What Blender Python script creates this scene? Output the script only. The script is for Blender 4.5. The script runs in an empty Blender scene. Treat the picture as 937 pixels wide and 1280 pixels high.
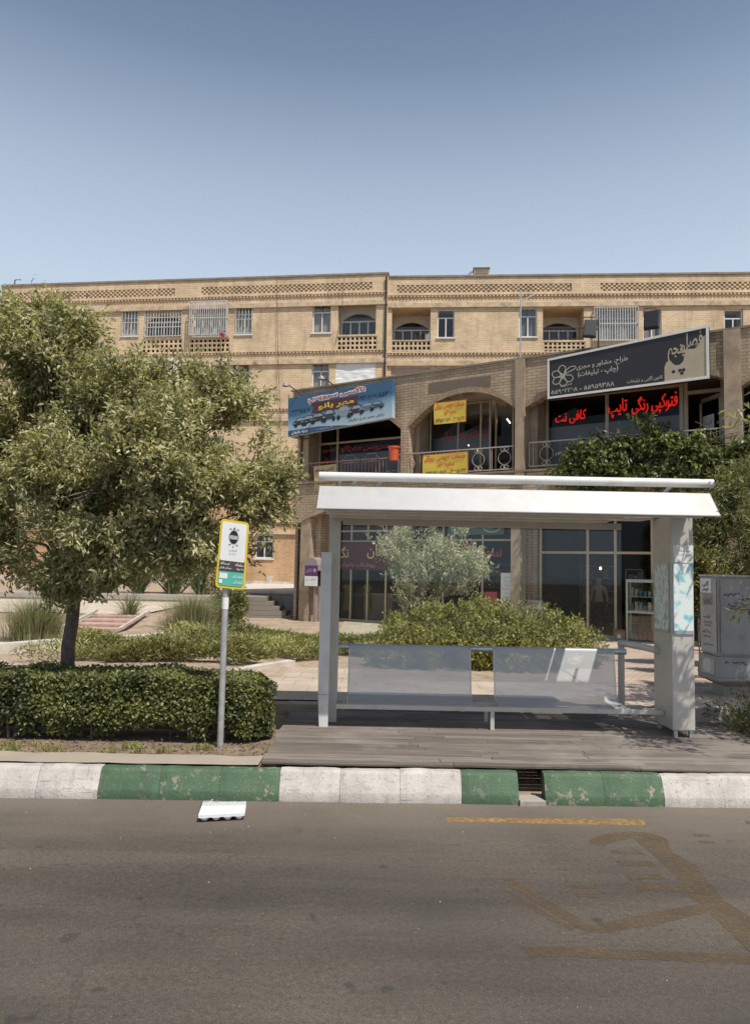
import bpy, bmesh, math, random
import numpy as np
from mathutils import Vector, Matrix, noise as mnoise
random.seed(7); rng = np.random.default_rng(11)
R = math.radians
SC = bpy.context.scene; COL = SC.collection
# ------------------------------------------------------------------ survey of the place
F, H, PITCH, ROLL = 924.0, 1.85, R(4.2), R(1.1)
def ray(px, py):
    x = (px-468.5)/F; y = -(py-640)/F
    c, s = math.cos(ROLL), math.sin(ROLL)
    xr = c*x-s*y; yr = s*x+c*y
    cp, sp = math.cos(PITCH), math.sin(PITCH)
    return Vector((xr, cp-yr*sp, sp+yr*cp))
EYE = Vector((0, 0, H))
def aty(px, py, Y):
    r = ray(px, py); return EYE+r*(Y/r.y)
def atz(px, py, Z):
    r = ray(px, py); return EYE+r*((Z-H)/r.z)
class Frame:                       # an upright facade: u to the right, w into the building, z up
    def __init__(s, x, y, ang):
        s.o = Vector((x, y, 0)); s.a = ang
        s.e = Vector((math.cos(ang), math.sin(ang), 0)); s.n = Vector((-math.sin(ang), math.cos(ang), 0))
    def uz(s, px, py, w=0.0):
        r = ray(px, py); d = (s.o+s.n*w-EYE).dot(s.n)/r.dot(s.n); p = EYE+r*d
        return (p-s.o).dot(s.e), p.z
    def u(s, px, w=0.0): return s.uz(px, 700, w)[0]
    def world(s, u, w, z): return s.o+s.e*u+s.n*w+Vector((0, 0, z))
# ------------------------------------------------------------------ materials
def nodes(name):
    m = bpy.data.materials.new(name); m.use_nodes = True
    nt = m.node_tree; b = nt.nodes['Principled BSDF']
    return m, nt, nt.nodes, nt.links, b
def c4(c): return (c[0], c[1], c[2], 1)
def ramp(nt, fac, stops):
    r = nt.nodes.new('ShaderNodeValToRGB'); e = r.color_ramp.elements
    while len(e) < len(stops): e.new(0.5)
    for i, (p, c) in enumerate(stops):
        e[i].position = p; e[i].color = c4(c) if len(c) == 3 else c
    nt.links.new(fac, r.inputs[0]); return r
def tex(nt, scale, detail=4, rough=.55, kind='ShaderNodeTexNoise', vec=None, coord='Object'):
    t = nt.nodes.new(kind)
    if vec is None:
        tc = nt.nodes.new('ShaderNodeTexCoord'); vec = tc.outputs[coord]
    nt.links.new(vec, t.inputs['Vector']); t.inputs['Scale'].default_value = scale
    if kind == 'ShaderNodeTexNoise':
        t.inputs['Detail'].default_value = detail; t.inputs['Roughness'].default_value = rough
    return t
def mix(nt, fac, a, b, mode='MIX'):
    m = nt.nodes.new('ShaderNodeMix'); m.data_type = 'RGBA'; m.blend_type = mode
    for k, v in ((0, fac), (6, a), (7, b)):
        if hasattr(v, 'is_linked') or hasattr(v, 'links'): nt.links.new(v, m.inputs[k])
        elif k == 0: m.inputs[0].default_value = v
        else: m.inputs[k].default_value = c4(v)
    return m.outputs[2]
def bump(nt, b, h, strength=.3, dist=.01):
    n = nt.nodes.new('ShaderNodeBump'); n.inputs['Strength'].default_value = strength; n.inputs['Distance'].default_value = dist
    nt.links.new(h, n.inputs['Height']); nt.links.new(n.outputs[0], b.inputs['Normal'])
def mat(name, col, rough=.6, metal=0., var=.15, scale=6., bmp=0., bscale=60., dirt=None, dscale=3., dth=(.5, .72)):
    m, nt, N, L, b = nodes(name)
    t = tex(nt, scale, 5)
    lo = tuple(x*(1-var) for x in col); hi = tuple(min(1, x*(1+var)) for x in col)
    out = ramp(nt, t.outputs[0], [(.3, lo), (.7, hi)]).outputs[0]
    if dirt:
        d = tex(nt, dscale, 6, .65)
        f = ramp(nt, d.outputs[0], [(dth[0], (0, 0, 0)), (dth[1], (1, 1, 1))])
        out = mix(nt, f.outputs[0], out, dirt)
    L.new(out, b.inputs['Base Color'])
    b.inputs['Roughness'].default_value = rough; b.inputs['Metallic'].default_value = metal
    if bmp:
        t2 = tex(nt, bscale, 4); bump(nt, b, t2.outputs[0], bmp, .01)
    return m
def brick_mat(name, c1, c2, mortar, bw=.22, bh=.07, tone=.25):
    m, nt, N, L, b = nodes(name)
    tc = N.new('ShaderNodeTexCoord'); sp = N.new('ShaderNodeSeparateXYZ'); L.new(tc.outputs['Object'], sp.inputs[0])
    ad = N.new('ShaderNodeMath'); ad.operation = 'ADD'; L.new(sp.outputs[0], ad.inputs[0]); L.new(sp.outputs[1], ad.inputs[1])
    cb = N.new('ShaderNodeCombineXYZ'); L.new(ad.outputs[0], cb.inputs[0]); L.new(sp.outputs[2], cb.inputs[1])
    t = N.new('ShaderNodeTexBrick'); L.new(cb.outputs[0], t.inputs['Vector'])
    t.inputs['Scale'].default_value = 1; t.inputs['Brick Width'].default_value = bw; t.inputs['Row Height'].default_value = bh
    t.inputs['Mortar Size'].default_value = .011; t.inputs['Mortar Smooth'].default_value = .1
    t.inputs['Color1'].default_value = c4(c1); t.inputs['Color2'].default_value = c4(c2); t.inputs['Mortar'].default_value = c4(mortar)
    n = tex(nt, .9, 6, .62); f = ramp(nt, n.outputs[0], [(.32, (1-tone,)*3), (.68, (1+tone*.4,)*3)])
    o = mix(nt, 1.0, t.outputs[0], f.outputs[0], 'MULTIPLY')
    # streaky stains running down
    mp = N.new('ShaderNodeMapping'); mp.inputs['Scale'].default_value = (1.6, 1.6, .22); L.new(tc.outputs['Object'], mp.inputs[0])
    s = tex(nt, 2.0, 5, .6, vec=mp.outputs[0]); f2 = ramp(nt, s.outputs[0], [(.52, (0, 0, 0)), (.78, (.6, .6, .6))])
    o = mix(nt, f2.outputs[0], o, tuple(x*.55 for x in c2))
    L.new(o, b.inputs['Base Color']); b.inputs['Roughness'].default_value = .85
    bump(nt, b, t.outputs['Fac'], -.4, .008)
    return m
def leaf_mat(name, lo, hi, trans=.3, rough=.45, yellow=None):
    m, nt, N, L, b = nodes(name)
    a = N.new('ShaderNodeAttribute'); a.attribute_name = 'var'
    st = [(.0, lo), (.85, hi)]
    if yellow: st += [(.97, hi), (.985, yellow)]
    r = ramp(nt, a.outputs['Fac'], st)
    L.new(r.outputs[0], b.inputs['Base Color']); b.inputs['Roughness'].default_value = rough
    tr = N.new('ShaderNodeBsdfTranslucent'); L.new(mix(nt, 1., r.outputs[0], (1.2, 1.25, .55), 'MULTIPLY'), tr.inputs[0])
    mx = N.new('ShaderNodeMixShader'); mx.inputs[0].default_value = trans
    L.new(b.outputs[0], mx.inputs[1]); L.new(tr.outputs[0], mx.inputs[2]); L.new(mx.outputs[0], N['Material Output'].inputs[0])
    return m
def glass_mat(name, tint=(.9, .95, .93), rough=.02, ior=1.45, extra=0.):
    m, nt, N, L, b = nodes(name); N.remove(b)
    t = N.new('ShaderNodeBsdfTransparent'); t.inputs[0].default_value = c4(tint)
    g = N.new('ShaderNodeBsdfGlossy'); g.inputs['Roughness'].default_value = rough
    f = N.new('ShaderNodeLayerWeight'); f.inputs[0].default_value = .5; pw = N.new('ShaderNodeMath'); pw.operation = 'POWER'; pw.inputs[1].default_value = 5; L.new(f.outputs['Facing'], pw.inputs[0])
    ad = N.new('ShaderNodeMath'); ad.operation = 'MULTIPLY_ADD'; ad.inputs[1].default_value = .9-extra; ad.inputs[2].default_value = ((ior-1)/(ior+1))**2+extra; L.new(pw.outputs[0], ad.inputs[0])
    x = N.new('ShaderNodeMixShader'); L.new(ad.outputs[0], x.inputs[0]); L.new(t.outputs[0], x.inputs[1]); L.new(g.outputs[0], x.inputs[2])
    L.new(x.outputs[0], N['Material Output'].inputs[0]); return m
def emit_mat(name, col, strength):
    m, nt, N, L, b = nodes(name)
    b.inputs['Base Color'].default_value = c4(col); b.inputs['Emission Color'].default_value = c4(col); b.inputs['Emission Strength'].default_value = strength
    return m
def perforated(name, col):
    m, nt, N, L, b = nodes(name)
    b.inputs['Base Color'].default_value = c4(col); b.inputs['Metallic'].default_value = .35; b.inputs['Roughness'].default_value = .42
    tc = N.new('ShaderNodeTexCoord')
    lt = N.new('ShaderNodeMapRange'); lt.inputs[3].default_value = .24; lt.inputs[4].default_value = .32; L.new(tex(nt, 9, 3).outputs[0], lt.inputs[0])
    t = N.new('ShaderNodeBsdfTransparent'); x = N.new('ShaderNodeMixShader')
    L.new(lt.outputs[0], x.inputs[0]); L.new(b.outputs[0], x.inputs[1]); L.new(t.outputs[0], x.inputs[2]); L.new(x.outputs[0], N['Material Output'].inputs[0])
    return m
M = {}
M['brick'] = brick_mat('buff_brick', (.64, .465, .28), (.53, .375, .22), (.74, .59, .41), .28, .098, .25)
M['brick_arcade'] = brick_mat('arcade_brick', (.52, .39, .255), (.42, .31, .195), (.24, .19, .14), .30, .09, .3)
M['brick_orange'] = brick_mat('orange_brick', (.56, .33, .16), (.46, .27, .135), (.58, .44, .30), .28, .098)
M['stone'] = mat('limestone_band', (.54, .41, .265), .85, var=.2, scale=3, dirt=(.27, .21, .15), dscale=2.5, bmp=.2)
M['coping'] = mat('coping_concrete', (.24, .19, .145), .9, var=.25, scale=2)
M['concrete'] = mat('grey_concrete', (.36, .32, .28), .9, var=.18, scale=3, bmp=.25, dirt=(.2, .18, .16))
M['concrete_pale'] = mat('pale_concrete', (.55, .50, .43), .9, var=.18, scale=4, bmp=.3, dirt=(.34, .29, .24))
M['pier'] = mat('plaster_pier', (.37, .28, .19), .9, var=.2, scale=2.5, bmp=.2, dirt=(.24, .19, .15))
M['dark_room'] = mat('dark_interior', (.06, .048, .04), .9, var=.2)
M['plaster'] = mat('cream_plaster', (.62, .54, .42), .9, var=.08)
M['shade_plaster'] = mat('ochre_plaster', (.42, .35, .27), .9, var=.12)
M['white_metal'] = mat('white_paint', (.66, .64, .60), .42, var=.05, scale=7, dirt=(.50, .47, .43), dscale=4, dth=(.5, .85))
M['roof_paint'] = mat('dusty_roof_paint', (.385, .38, .37), .45, var=.05, scale=5, dirt=(.29, .27, .245), dscale=2.2, dth=(.46, .8))
M['ceiling'] = mat('ceiling_panel_paint', (.72, .67, .59), .6, var=.06, scale=3)
M['grey_metal'] = mat('grey_enamel', (.52, .485, .43), .4, .1, var=.05, scale=9, dirt=(.36, .35, .33), dscale=6, dth=(.55, .85))
M['steel'] = mat('brushed_steel', (.55, .57, .58), .33, .7, var=.08, scale=14, dirt=(.35, .35, .34), dscale=7)
M['perf'] = perforated('perforated_steel', (.50, .50, .49))
M['galv'] = mat('galvanised_pole', (.50, .49, .48), .45, .5, var=.15, scale=10, dirt=(.33, .31, .29), dscale=9)
M['glass'] = glass_mat('clear_glass', (.93, .97, .95))
M['shop_glass'] = glass_mat('shop_glass', (.56, .52, .47), ior=1.3)
M['win_glass'] = glass_mat('window_glass', (.75, .78, .8), extra=.04)
M['frame_white'] = mat('window_frame_white', (.66, .64, .60), .5, var=.08)
M['frame_tan'] = mat('window_frame_tan', (.46, .37, .26), .5, var=.1)
M['grille'] = mat('grille_paint', (.50, .49, .46), .5, var=.1)
M['curtain'] = mat('net_curtain', (.72, .66, .57), .9, var=.12, scale=5)
M['curtain_grey'] = mat('grey_curtain', (.5, .49, .47), .9, var=.12, scale=5)
M['rust'] = mat('rusty_rail', (.33, .16, .11), .7, var=.25, scale=8)
M['rail_pale'] = mat('pale_rail', (.42, .36, .29), .6, var=.15, scale=8)
M['dark_metal'] = mat('dark_metal', (.016, .016, .017), .65, var=.2)
M['black'] = mat('black_print', (.012, .012, .013), .5, var=.1)
M['bark'] = mat('bark', (.13, .10, .08), .95, var=.35, scale=14, bmp=.8, bscale=28)
M['bark_grey'] = mat('grey_bark', (.22, .18, .13), .95, var=.3, scale=14, bmp=.6, bscale=28)
M['tree_leaf'] = leaf_mat('ash_leaf', (.17, .168, .072), (.54, .50, .285), .36, .42, (.36, .27, .07))
M['hedge_leaf'] = leaf_mat('hedge_leaf', (.032, .043, .014), (.24, .25, .068), .28, .48)
M['olive_leaf'] = leaf_mat('olive_leaf', (.33, .32, .21), (.68, .64, .47), .25, .5)
M['bush_leaf'] = leaf_mat('bush_leaf', (.15, .155, .04), (.44, .40, .13), .32, .45, (.32, .17, .09))
M['juniper'] = leaf_mat('juniper_leaf', (.15, .155, .065), (.46, .44, .175), .28, .6)
M['clover'] = leaf_mat('bright_leaf', (.14, .17, .04), (.40, .42, .12), .3, .5)
M['ivy_leaf'] = leaf_mat('creeper_leaf', (.055, .072, .022), (.20, .225, .07), .3, .38)
M['right_leaf'] = leaf_mat('willow_leaf', (.11, .12, .045), (.29, .29, .13), .32, .42)
M['grass_blade'] = leaf_mat('grass_blade', (.14, .155, .075), (.36, .35, .20), .25, .6)
M['dry_leaf'] = leaf_mat('dry_leaf', (.10, .06, .03), (.30, .20, .10), .1, .8)
M['yucca_leaf'] = leaf_mat('yucca_leaf', (.055, .075, .04), (.23, .26, .13), .15, .5)
M['orange_plastic'] = mat('orange_plastic', (.62, .10, .035), .4, var=.06)
M['red_cloth'] = mat('red_cloth', (.45, .03, .04), .9)
M['foam'] = mat('white_foam', (.74, .74, .74), .75, var=.03, scale=30, bmp=.15, bscale=160)
M['film'] = glass_mat('cling_film', (.96, .96, .96), .12, 1.45, .10)
M['neon'] = emit_mat('red_neon', (1.0, .03, .02), .62)
M['lamp_on'] = emit_mat('lit_bulb', (1.0, .93, .8), 9.)
M['skin'] = mat('skin', (.42, .26, .18), .6, var=.08)
M['shirt'] = mat('shirt_fabric', (.46, .46, .47), .9, var=.1)
M['trousers'] = mat('trouser_fabric', (.03, .03, .035), .9)
M['hair'] = mat('dark_hair', (.012, .010, .009), .7)
def flat(name, col, rough=.5): 
    if name not in M: M[name] = mat(name, col, rough, var=.06, scale=4)
    return M[name]
# ------------------------------------------------------------------ mesh builder
class MB:
    def __init__(s): s.v = []; s.f = []; s.m = []; s.cur = 0
    def add(s, vs, fs):
        b = len(s.v); s.v += [tuple(p) for p in vs]; s.f += [tuple(b+i for i in f) for f in fs]; s.m += [s.cur]*len(fs)
        return s
    def box(s, x0, x1, y0, y1, z0, z1):
        return s.add([(x0,y0,z0),(x1,y0,z0),(x1,y1,z0),(x0,y1,z0),(x0,y0,z1),(x1,y0,z1),(x1,y1,z1),(x0,y1,z1)],
                     [(0,3,2,1),(4,5,6,7),(0,1,5,4),(1,2,6,5),(2,3,7,6),(3,0,4,7)])
    def bar(s, a, b, w, h=None):                     # square bar from a to b
        a = Vector(a); b = Vector(b); d = (b-a).normalized(); h = h or w
        up = Vector((0,0,1)) if abs(d.z) < .95 else Vector((0,1,0))
        x = d.cross(up).normalized(); y = x.cross(d)
        vs = [p+x*sx*w/2+y*sy*h/2 for p in (a, b) for sx, sy in ((-1,-1),(1,-1),(1,1),(-1,1))]
        return s.add(vs, [(0,1,2,3),(7,6,5,4),(0,4,5,1),(1,5,6,2),(2,6,7,3),(3,7,4,0)])
    def tube(s, pts, r, seg=8, caps=True):
        pts = [Vector(p) for p in pts]; rs = r if isinstance(r, (list, tuple)) else [r]*len(pts)
        b = len(s.v); prev = None
        for i, p in enumerate(pts):
            d = (pts[min(i+1, len(pts)-1)]-pts[max(i-1, 0)]).normalized()
            if prev is None: x = d.cross(Vector((0,0,1)) if abs(d.z) < .9 else Vector((1,0,0))).normalized()
            else: x = (prev-d*prev.dot(d)).normalized()
            prev = x; y = d.cross(x)
            for k in range(seg):
                a = 2*math.pi*k/seg; s.v.append(tuple(p+(x*math.cos(a)+y*math.sin(a))*rs[i]))
        for i in range(len(pts)-1):
            for k in range(seg):
                k2 = (k+1) % seg; s.f.append((b+i*seg+k, b+i*seg+k2, b+(i+1)*seg+k2, b+(i+1)*seg+k)); s.m.append(s.cur)
        if caps:
            s.f.append(tuple(b+k for k in range(seg))[::-1]); s.f.append(tuple(b+(len(pts)-1)*seg+k for k in range(seg))); s.m += [s.cur]*2
        return s
    def prism(s, poly, fn0, fn1):                    # polygon outline mapped by two functions, with side walls
        n = len(poly); a = [fn0(*p) for p in poly]; b = [fn1(*p) for p in poly]
        return s.add(a+b, [tuple(range(n)), tuple(range(2*n-1, n-1, -1))]+[(i, n+i, n+(i+1) % n, (i+1) % n) for i in range(n)])
    def strip(s, A, B):                              # ribbon between two polylines
        n = len(A); return s.add(list(A)+list(B), [(i, i+1, n+i+1, n+i) for i in range(n-1)])
    def lathe(s, prof, c=(0,0,0), seg=16):
        b = len(s.v)
        for r, z in prof:
            for k in range(seg):
                a = 2*math.pi*k/seg; s.v.append((c[0]+r*math.cos(a), c[1]+r*math.sin(a), c[2]+z))
        for i in range(len(prof)-1):
            for k in range(seg):
                k2 = (k+1) % seg; s.f.append((b+i*seg+k, b+i*seg+k2, b+(i+1)*seg+k2, b+(i+1)*seg+k)); s.m.append(s.cur)
        return s
    def build(s, name, m, parent=None, loc=None, smooth=False, bevel=0):
        me = bpy.data.meshes.new(name); me.from_pydata(s.v, [], s.f)
        for q in (m if isinstance(m, (list, tuple)) else [m]): me.materials.append(M[q] if isinstance(q, str) else q)
        me.polygons.foreach_set('material_index', s.m)
        if smooth: me.polygons.foreach_set('use_smooth', [True]*len(me.polygons))
        me.update()
        o = bpy.data.objects.new(name, me); COL.objects.link(o)
        if parent: o.parent = parent
        if loc: o.location = loc
        if bevel:
            bv = o.modifiers.new('Bevel', 'BEVEL'); bv.width = bevel; bv.segments = 2; bv.limit_method = 'ANGLE'
        return o
def tag(o, label=None, cat=None, group=None, kind=None):
    if label: o['label'] = label
    if cat: o['category'] = cat
    if group: o['group'] = group
    if kind: o['kind'] = kind
    return o
def thing(name, label, cat, loc=(0,0,0), rz=0, group=None):
    o = bpy.data.objects.new(name, None); COL.objects.link(o); o.location = loc; o.rotation_euler = (0,0,rz); o.empty_display_size = .2
    return tag(o, label, cat, group)
def islands(o):
    """every loose piece of a mesh becomes an object of its own, under the same parent and name"""
    me = o.data; n = len(me.vertices); par = list(range(n))
    def find(i):
        while par[i] != i: par[i] = par[par[i]]; i = par[i]
        return i
    for e in me.edges:
        a, b = find(e.vertices[0]), find(e.vertices[1])
        if a != b: par[a] = b
    grp = {}
    for p in me.polygons: grp.setdefault(find(p.vertices[0]), []).append(p)
    out = []; name = me.name
    for ps in grp.values():
        ids = sorted({v for p in ps for v in p.vertices}); mp = {v: k for k, v in enumerate(ids)}
        m2 = bpy.data.meshes.new(name); m2.from_pydata([me.vertices[i].co for i in ids], [], [[mp[v] for v in p.vertices] for p in ps])
        for mt in me.materials: m2.materials.append(mt)
        m2.polygons.foreach_set('use_smooth', [p.use_smooth for p in ps]); m2.polygons.foreach_set('material_index', [p.material_index for p in ps])
        if me.attributes.get('sharp_edge'): m2.set_sharp_from_angle(angle=R(40))
        c = o.copy(); c.data = m2; c.name = o.name.split('.')[0]; COL.objects.link(c); out.append(c)
    bpy.data.objects.remove(o); return out
def smooth_angle(o, a=40):
    o.data.polygons.foreach_set('use_smooth', [True]*len(o.data.polygons))
    o.data.set_sharp_from_angle(angle=R(a)); return o
# ------------------------------------------------------------------ foliage
def leaf_mesh(name, P, D, L, W, m, parent=None, var=None, curl=.25, nrm=None):
    """kite shaped folded leaves at P pointing along D"""
    P = np.asarray(P, float); D = np.asarray(D, float); n = len(P)
    D /= np.linalg.norm(D, axis=1)[:, None]+1e-9
    r = rng.normal(size=(n, 3))*.62+(np.array((0, 0, .8)) if nrm is None else np.asarray(nrm)); S = np.cross(D, r); S /= np.linalg.norm(S, axis=1)[:, None]+1e-9
    Nn = np.cross(S, D)
    l = (L*rng.uniform(.65, 1.25, n))[:, None]; w = (W*rng.uniform(.7, 1.2, n))[:, None]
    a = P; c = P+D*l-Nn*l*curl*.5; mid = P+D*l*.45
    b1 = mid+S*w*.5+Nn*w*.18; b2 = mid-S*w*.5+Nn*w*.18
    V = np.stack([a, b1, c, b2], 1).reshape(-1, 3)
    me = bpy.data.meshes.new(name); me.vertices.add(4*n); me.vertices.foreach_set('co', V.ravel())
    tri = np.array([0, 1, 2, 0, 2, 3]); idx = (np.arange(n)[:, None]*4+tri[None]).ravel()
    me.loops.add(6*n); me.loops.foreach_set('vertex_index', idx.astype(np.int32))
    me.polygons.add(2*n); me.polygons.foreach_set('loop_start', np.arange(0, 6*n, 3, dtype=np.int32))
    me.update(calc_edges=True)
    at = me.attributes.new('var', 'FLOAT', 'POINT')
    v = rng.random(n) if var is None else np.clip(np.asarray(var)+rng.normal(0, .16, n), 0, 1)
    hot = rng.random(n) < .012; v = np.where(hot, 1.0, np.minimum(v, .95))
    at.data.foreach_set('value', np.repeat(v, 4).astype(np.float32))
    me.materials.append(M[m])
    o = bpy.data.objects.new(name, me); COL.objects.link(o)
    if parent: o.parent = parent
    return o
def clumps(lobes, n, inner=.35, gap=.0, gs=1.6, seed=0):
    """clump centres, outward directions; lobes = [(centre, (rx,ry,rz))]"""
    vol = np.array([r[0]*r[1]*r[2] for c, r in lobes])**.72; pr = vol/vol.sum()
    out, dirs = [], []; k = 0
    while len(out) < n and k < n*8:
        k += 1
        c, r = lobes[rng.choice(len(lobes), p=pr)]
        d = rng.normal(size=3); d /= np.linalg.norm(d); q = inner+(1-inner)*rng.random()**.6
        p = np.array(c)+d*np.array(r)*q
        if gap and mnoise.noise(Vector(p*gs)+Vector((seed*7.3, 1.7, 3.1))) < gap-.5: continue
        out.append(p); dirs.append(d)
    return np.array(out), np.array(dirs)
def crown(name, lobes, n, per, L, W, m, parent, spread=.1, droop=.2, outward=.7, gap=.35, gs=1.6, seed=0, inner=.35, spray=.22, lift=.35):
    C, D = clumps(lobes, n, inner, gap, gs, seed)
    # every clump is a spray: leaves set along a short shoot
    T = D*outward+rng.normal(0, .38, D.shape); T[:, 2] += lift; T /= np.linalg.norm(T, axis=1)[:, None]
    ln = spray*rng.uniform(.5, 1.5, len(C)); tt = rng.random((len(C)*per, 1))
    P = np.repeat(C, per, 0)+np.repeat(T*ln[:, None], per, 0)*(tt-.3)+rng.normal(0, spread*.5, (len(C)*per, 3))
    d = np.repeat(T, per, 0)*.75+rng.normal(0, .62, (len(C)*per, 3)); d[:, 2] -= droop
    cv = np.clip(.47+rng.normal(0, .27, len(C)), .02, .93)
    nn = np.repeat(D, per, 0)*.55; nn[:, 2] += .55
    return leaf_mesh(name, P, d, L, W, m, parent, np.repeat(cv, per), nrm=nn)
def limb(mb, a, b, r0, r1, wob=.06, n=6, seg=7):
    a = Vector(a); b = Vector(b); pts = []; rs = []
    for i in range(n+1):
        t = i/n; p = a.lerp(b, t)+Vector((random.uniform(-wob, wob), random.uniform(-wob, wob), random.uniform(-wob, wob)))*math.sin(math.pi*t)
        pts.append(p); rs.append(r0+(r1-r0)*t)
    mb.tube(pts, rs, seg); return pts
def blades(name, c, n, h, spread, W, m, parent=None, lean=.6):
    """arching blade tuft"""
    V = []; Fc = []; var = []
    for i in range(n):
        a = random.uniform(0, 2*math.pi); r = abs(random.gauss(0, spread*.25)); hh = h*random.uniform(.55, 1.1); ln = random.uniform(.1, lean)*hh
        x0 = c[0]+math.cos(a)*r; y0 = c[1]+math.sin(a)*r; dx, dy = math.cos(a), math.sin(a); w = W*random.uniform(.7, 1.3)
        k0 = len(V)
        for k in range(5):
            t = k/4; ww = w*(1-t*.92)/2; z = c[2]+hh*(t-.35*(ln/hh)*t**3); rr = ln*t*t
            px, py = x0+dx*rr, y0+dy*rr
            V += [(px-dy*ww, py+dx*ww, z), (px+dy*ww, py-dx*ww, z)]
        for k in range(4): Fc.append((k0+2*k, k0+2*k+1, k0+2*k+3, k0+2*k+2))
        var += [random.random()*.95]*10
    me = bpy.data.meshes.new(name); me.from_pydata(V, [], Fc); at = me.attributes.new('var', 'FLOAT', 'POINT'); at.data.foreach_set('value', var)
    me.materials.append(M[m]); o = bpy.data.objects.new(name, me); COL.objects.link(o)
    if parent: o.parent = parent
    return o
# ------------------------------------------------------------------ Persian lettering
_F = {'ا':('\uFE8D',)*2+('\uFE8E',)*2, 'آ':('\uFE81',)*2+('\uFE82',)*2}
def _d(base): return tuple(chr(base+i) for i in (0, 2, 3, 1))       # isolated, initial, medial, final
for ch, b in {'ب':0xFE8F,'ت':0xFE95,'ث':0xFE99,'ج':0xFE9D,'ح':0xFEA1,'خ':0xFEA5,'س':0xFEB1,'ش':0xFEB5,'ص':0xFEB9,'ض':0xFEBD,'ط':0xFEC1,'ظ':0xFEC5,'ع':0xFEC9,'غ':0xFECD,'ف':0xFED1,'ق':0xFED5,'ل':0xFEDD,'م':0xFEE1,'ن':0xFEE5,'ه':0xFEE9,'پ':0xFB56,'چ':0xFB7A,'ک':0xFB8E,'گ':0xFB92,'ی':0xFBFC}.items(): _F[ch] = _d(b)
for ch, b in {'د':0xFEA9,'ذ':0xFEAB,'ر':0xFEAD,'ز':0xFEAF,'و':0xFEED,'ژ':0xFB8A}.items(): _F[ch] = (chr(b), chr(b), chr(b+1), chr(b+1))
_NOJOIN = set('اآدذرزوژ')
def shape(t):
    out = []
    for i, ch in enumerate(t):
        if ch not in _F: out.append(ch); continue
        pj = i > 0 and t[i-1] in _F and t[i-1] not in _NOJOIN
        nj = i+1 < len(t) and t[i+1] in _F and ch not in _NOJOIN
        out.append(_F[ch][2 if pj and nj else 3 if pj else 1 if nj else 0])
    out = out[::-1]; res = []; run = []
    for ch in out+[None]:
        if ch is not None and '۰' <= ch <= '۹': run.append(ch)
        else:
            res += run[::-1]; run = []
            if ch is not None: res.append({'(':')', ')':'('}.get(ch, ch))
    return ''.join(res)
_tc = {}
def text2d(body, bold=.0):
    key = (body, bold)
    if key not in _tc:
        c = bpy.data.curves.new('lettering', 'FONT'); c.body = shape(body); c.offset = bold; c.resolution_u = 3
        o = bpy.data.objects.new('lettering', c); COL.objects.link(o)
        me = bpy.data.meshes.new_from_object(o.evaluated_get(bpy.context.evaluated_depsgraph_get()))
        vs = [(v.co.x, v.co.y) for v in me.vertices]; fs = [tuple(p.vertices) for p in me.polygons]
        bpy.data.objects.remove(o); bpy.data.curves.remove(c); bpy.data.meshes.remove(me)
        xs = [v[0] for v in vs]; ys = [v[1] for v in vs]; x0, x1, y0, y1 = min(xs), max(xs), min(ys), max(ys)
        _tc[key] = ([((x-x0)/(x1-x0), (y-y0)/(y1-y0)) for x, y in vs], fs)
    return _tc[key]
class Quad:                                          # a flat board given by its four corners; s to the right, t up
    def __init__(s, tl, tr, br, bl):
        s.c = [Vector(p) for p in (tl, tr, br, bl)]
        s.n = (s.c[1]-s.c[3]).cross(s.c[0]-s.c[2]).normalized()
        if s.n.y > 0: s.n = -s.n
    def at(s, a, b, off=0):
        tl, tr, br, bl = s.c; return (bl.lerp(br, a)).lerp(tl.lerp(tr, a), b)+s.n*off
    def board(s, name, m, parent, th=.03, bevel=0):
        mb = MB(); mb.prism([(0,0),(1,0),(1,1),(0,1)], lambda a, b: s.at(a, b, 0), lambda a, b: s.at(a, b, -th)); return mb.build(name, m, parent, bevel=bevel)
    def rect(s, mb, a0, b0, a1, b1, off=.004):
        return mb.add([s.at(a0, b0, off), s.at(a1, b0, off), s.at(a1, b1, off), s.at(a0, b1, off)], [(0,1,2,3)])
    def poly(s, mb, pts, off=.004): return mb.add([s.at(a, b, off) for a, b in pts], [tuple(range(len(pts)))])
    def line(s, mb, pts, w, off=.006, closed=False):
        P = [s.at(a, b, off) for a, b in pts]
        if closed: P.append(P[0])
        A, B = [], []
        for i, p in enumerate(P):
            d = (P[min(i+1, len(P)-1)]-P[max(i-1, 0)])
            if closed and i in (0, len(P)-1): d = P[1]-P[-2]
            x = d.cross(s.n).normalized()*w/2; A.append(p-x); B.append(p+x)
        return mb.strip(A, B)
    def text(s, mb, body, a0, b0, a1, b1, off=.008, bold=.0, slant=0.):
        vs, fs = text2d(body, bold)
        return mb.add([s.at(a0+(a1-a0)*x, b0+(b1-b0)*y+slant*(x-.5), off) for x, y in vs], fs)
def ring(cx, cy, rx, ry, n=24, a0=0., a1=2*math.pi): return [(cx+rx*math.cos(a0+(a1-a0)*i/n), cy+ry*math.sin(a0+(a1-a0)*i/n)) for i in range(n+(0 if abs(a1-a0-2*math.pi) < 1e-6 else 1))]
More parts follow.
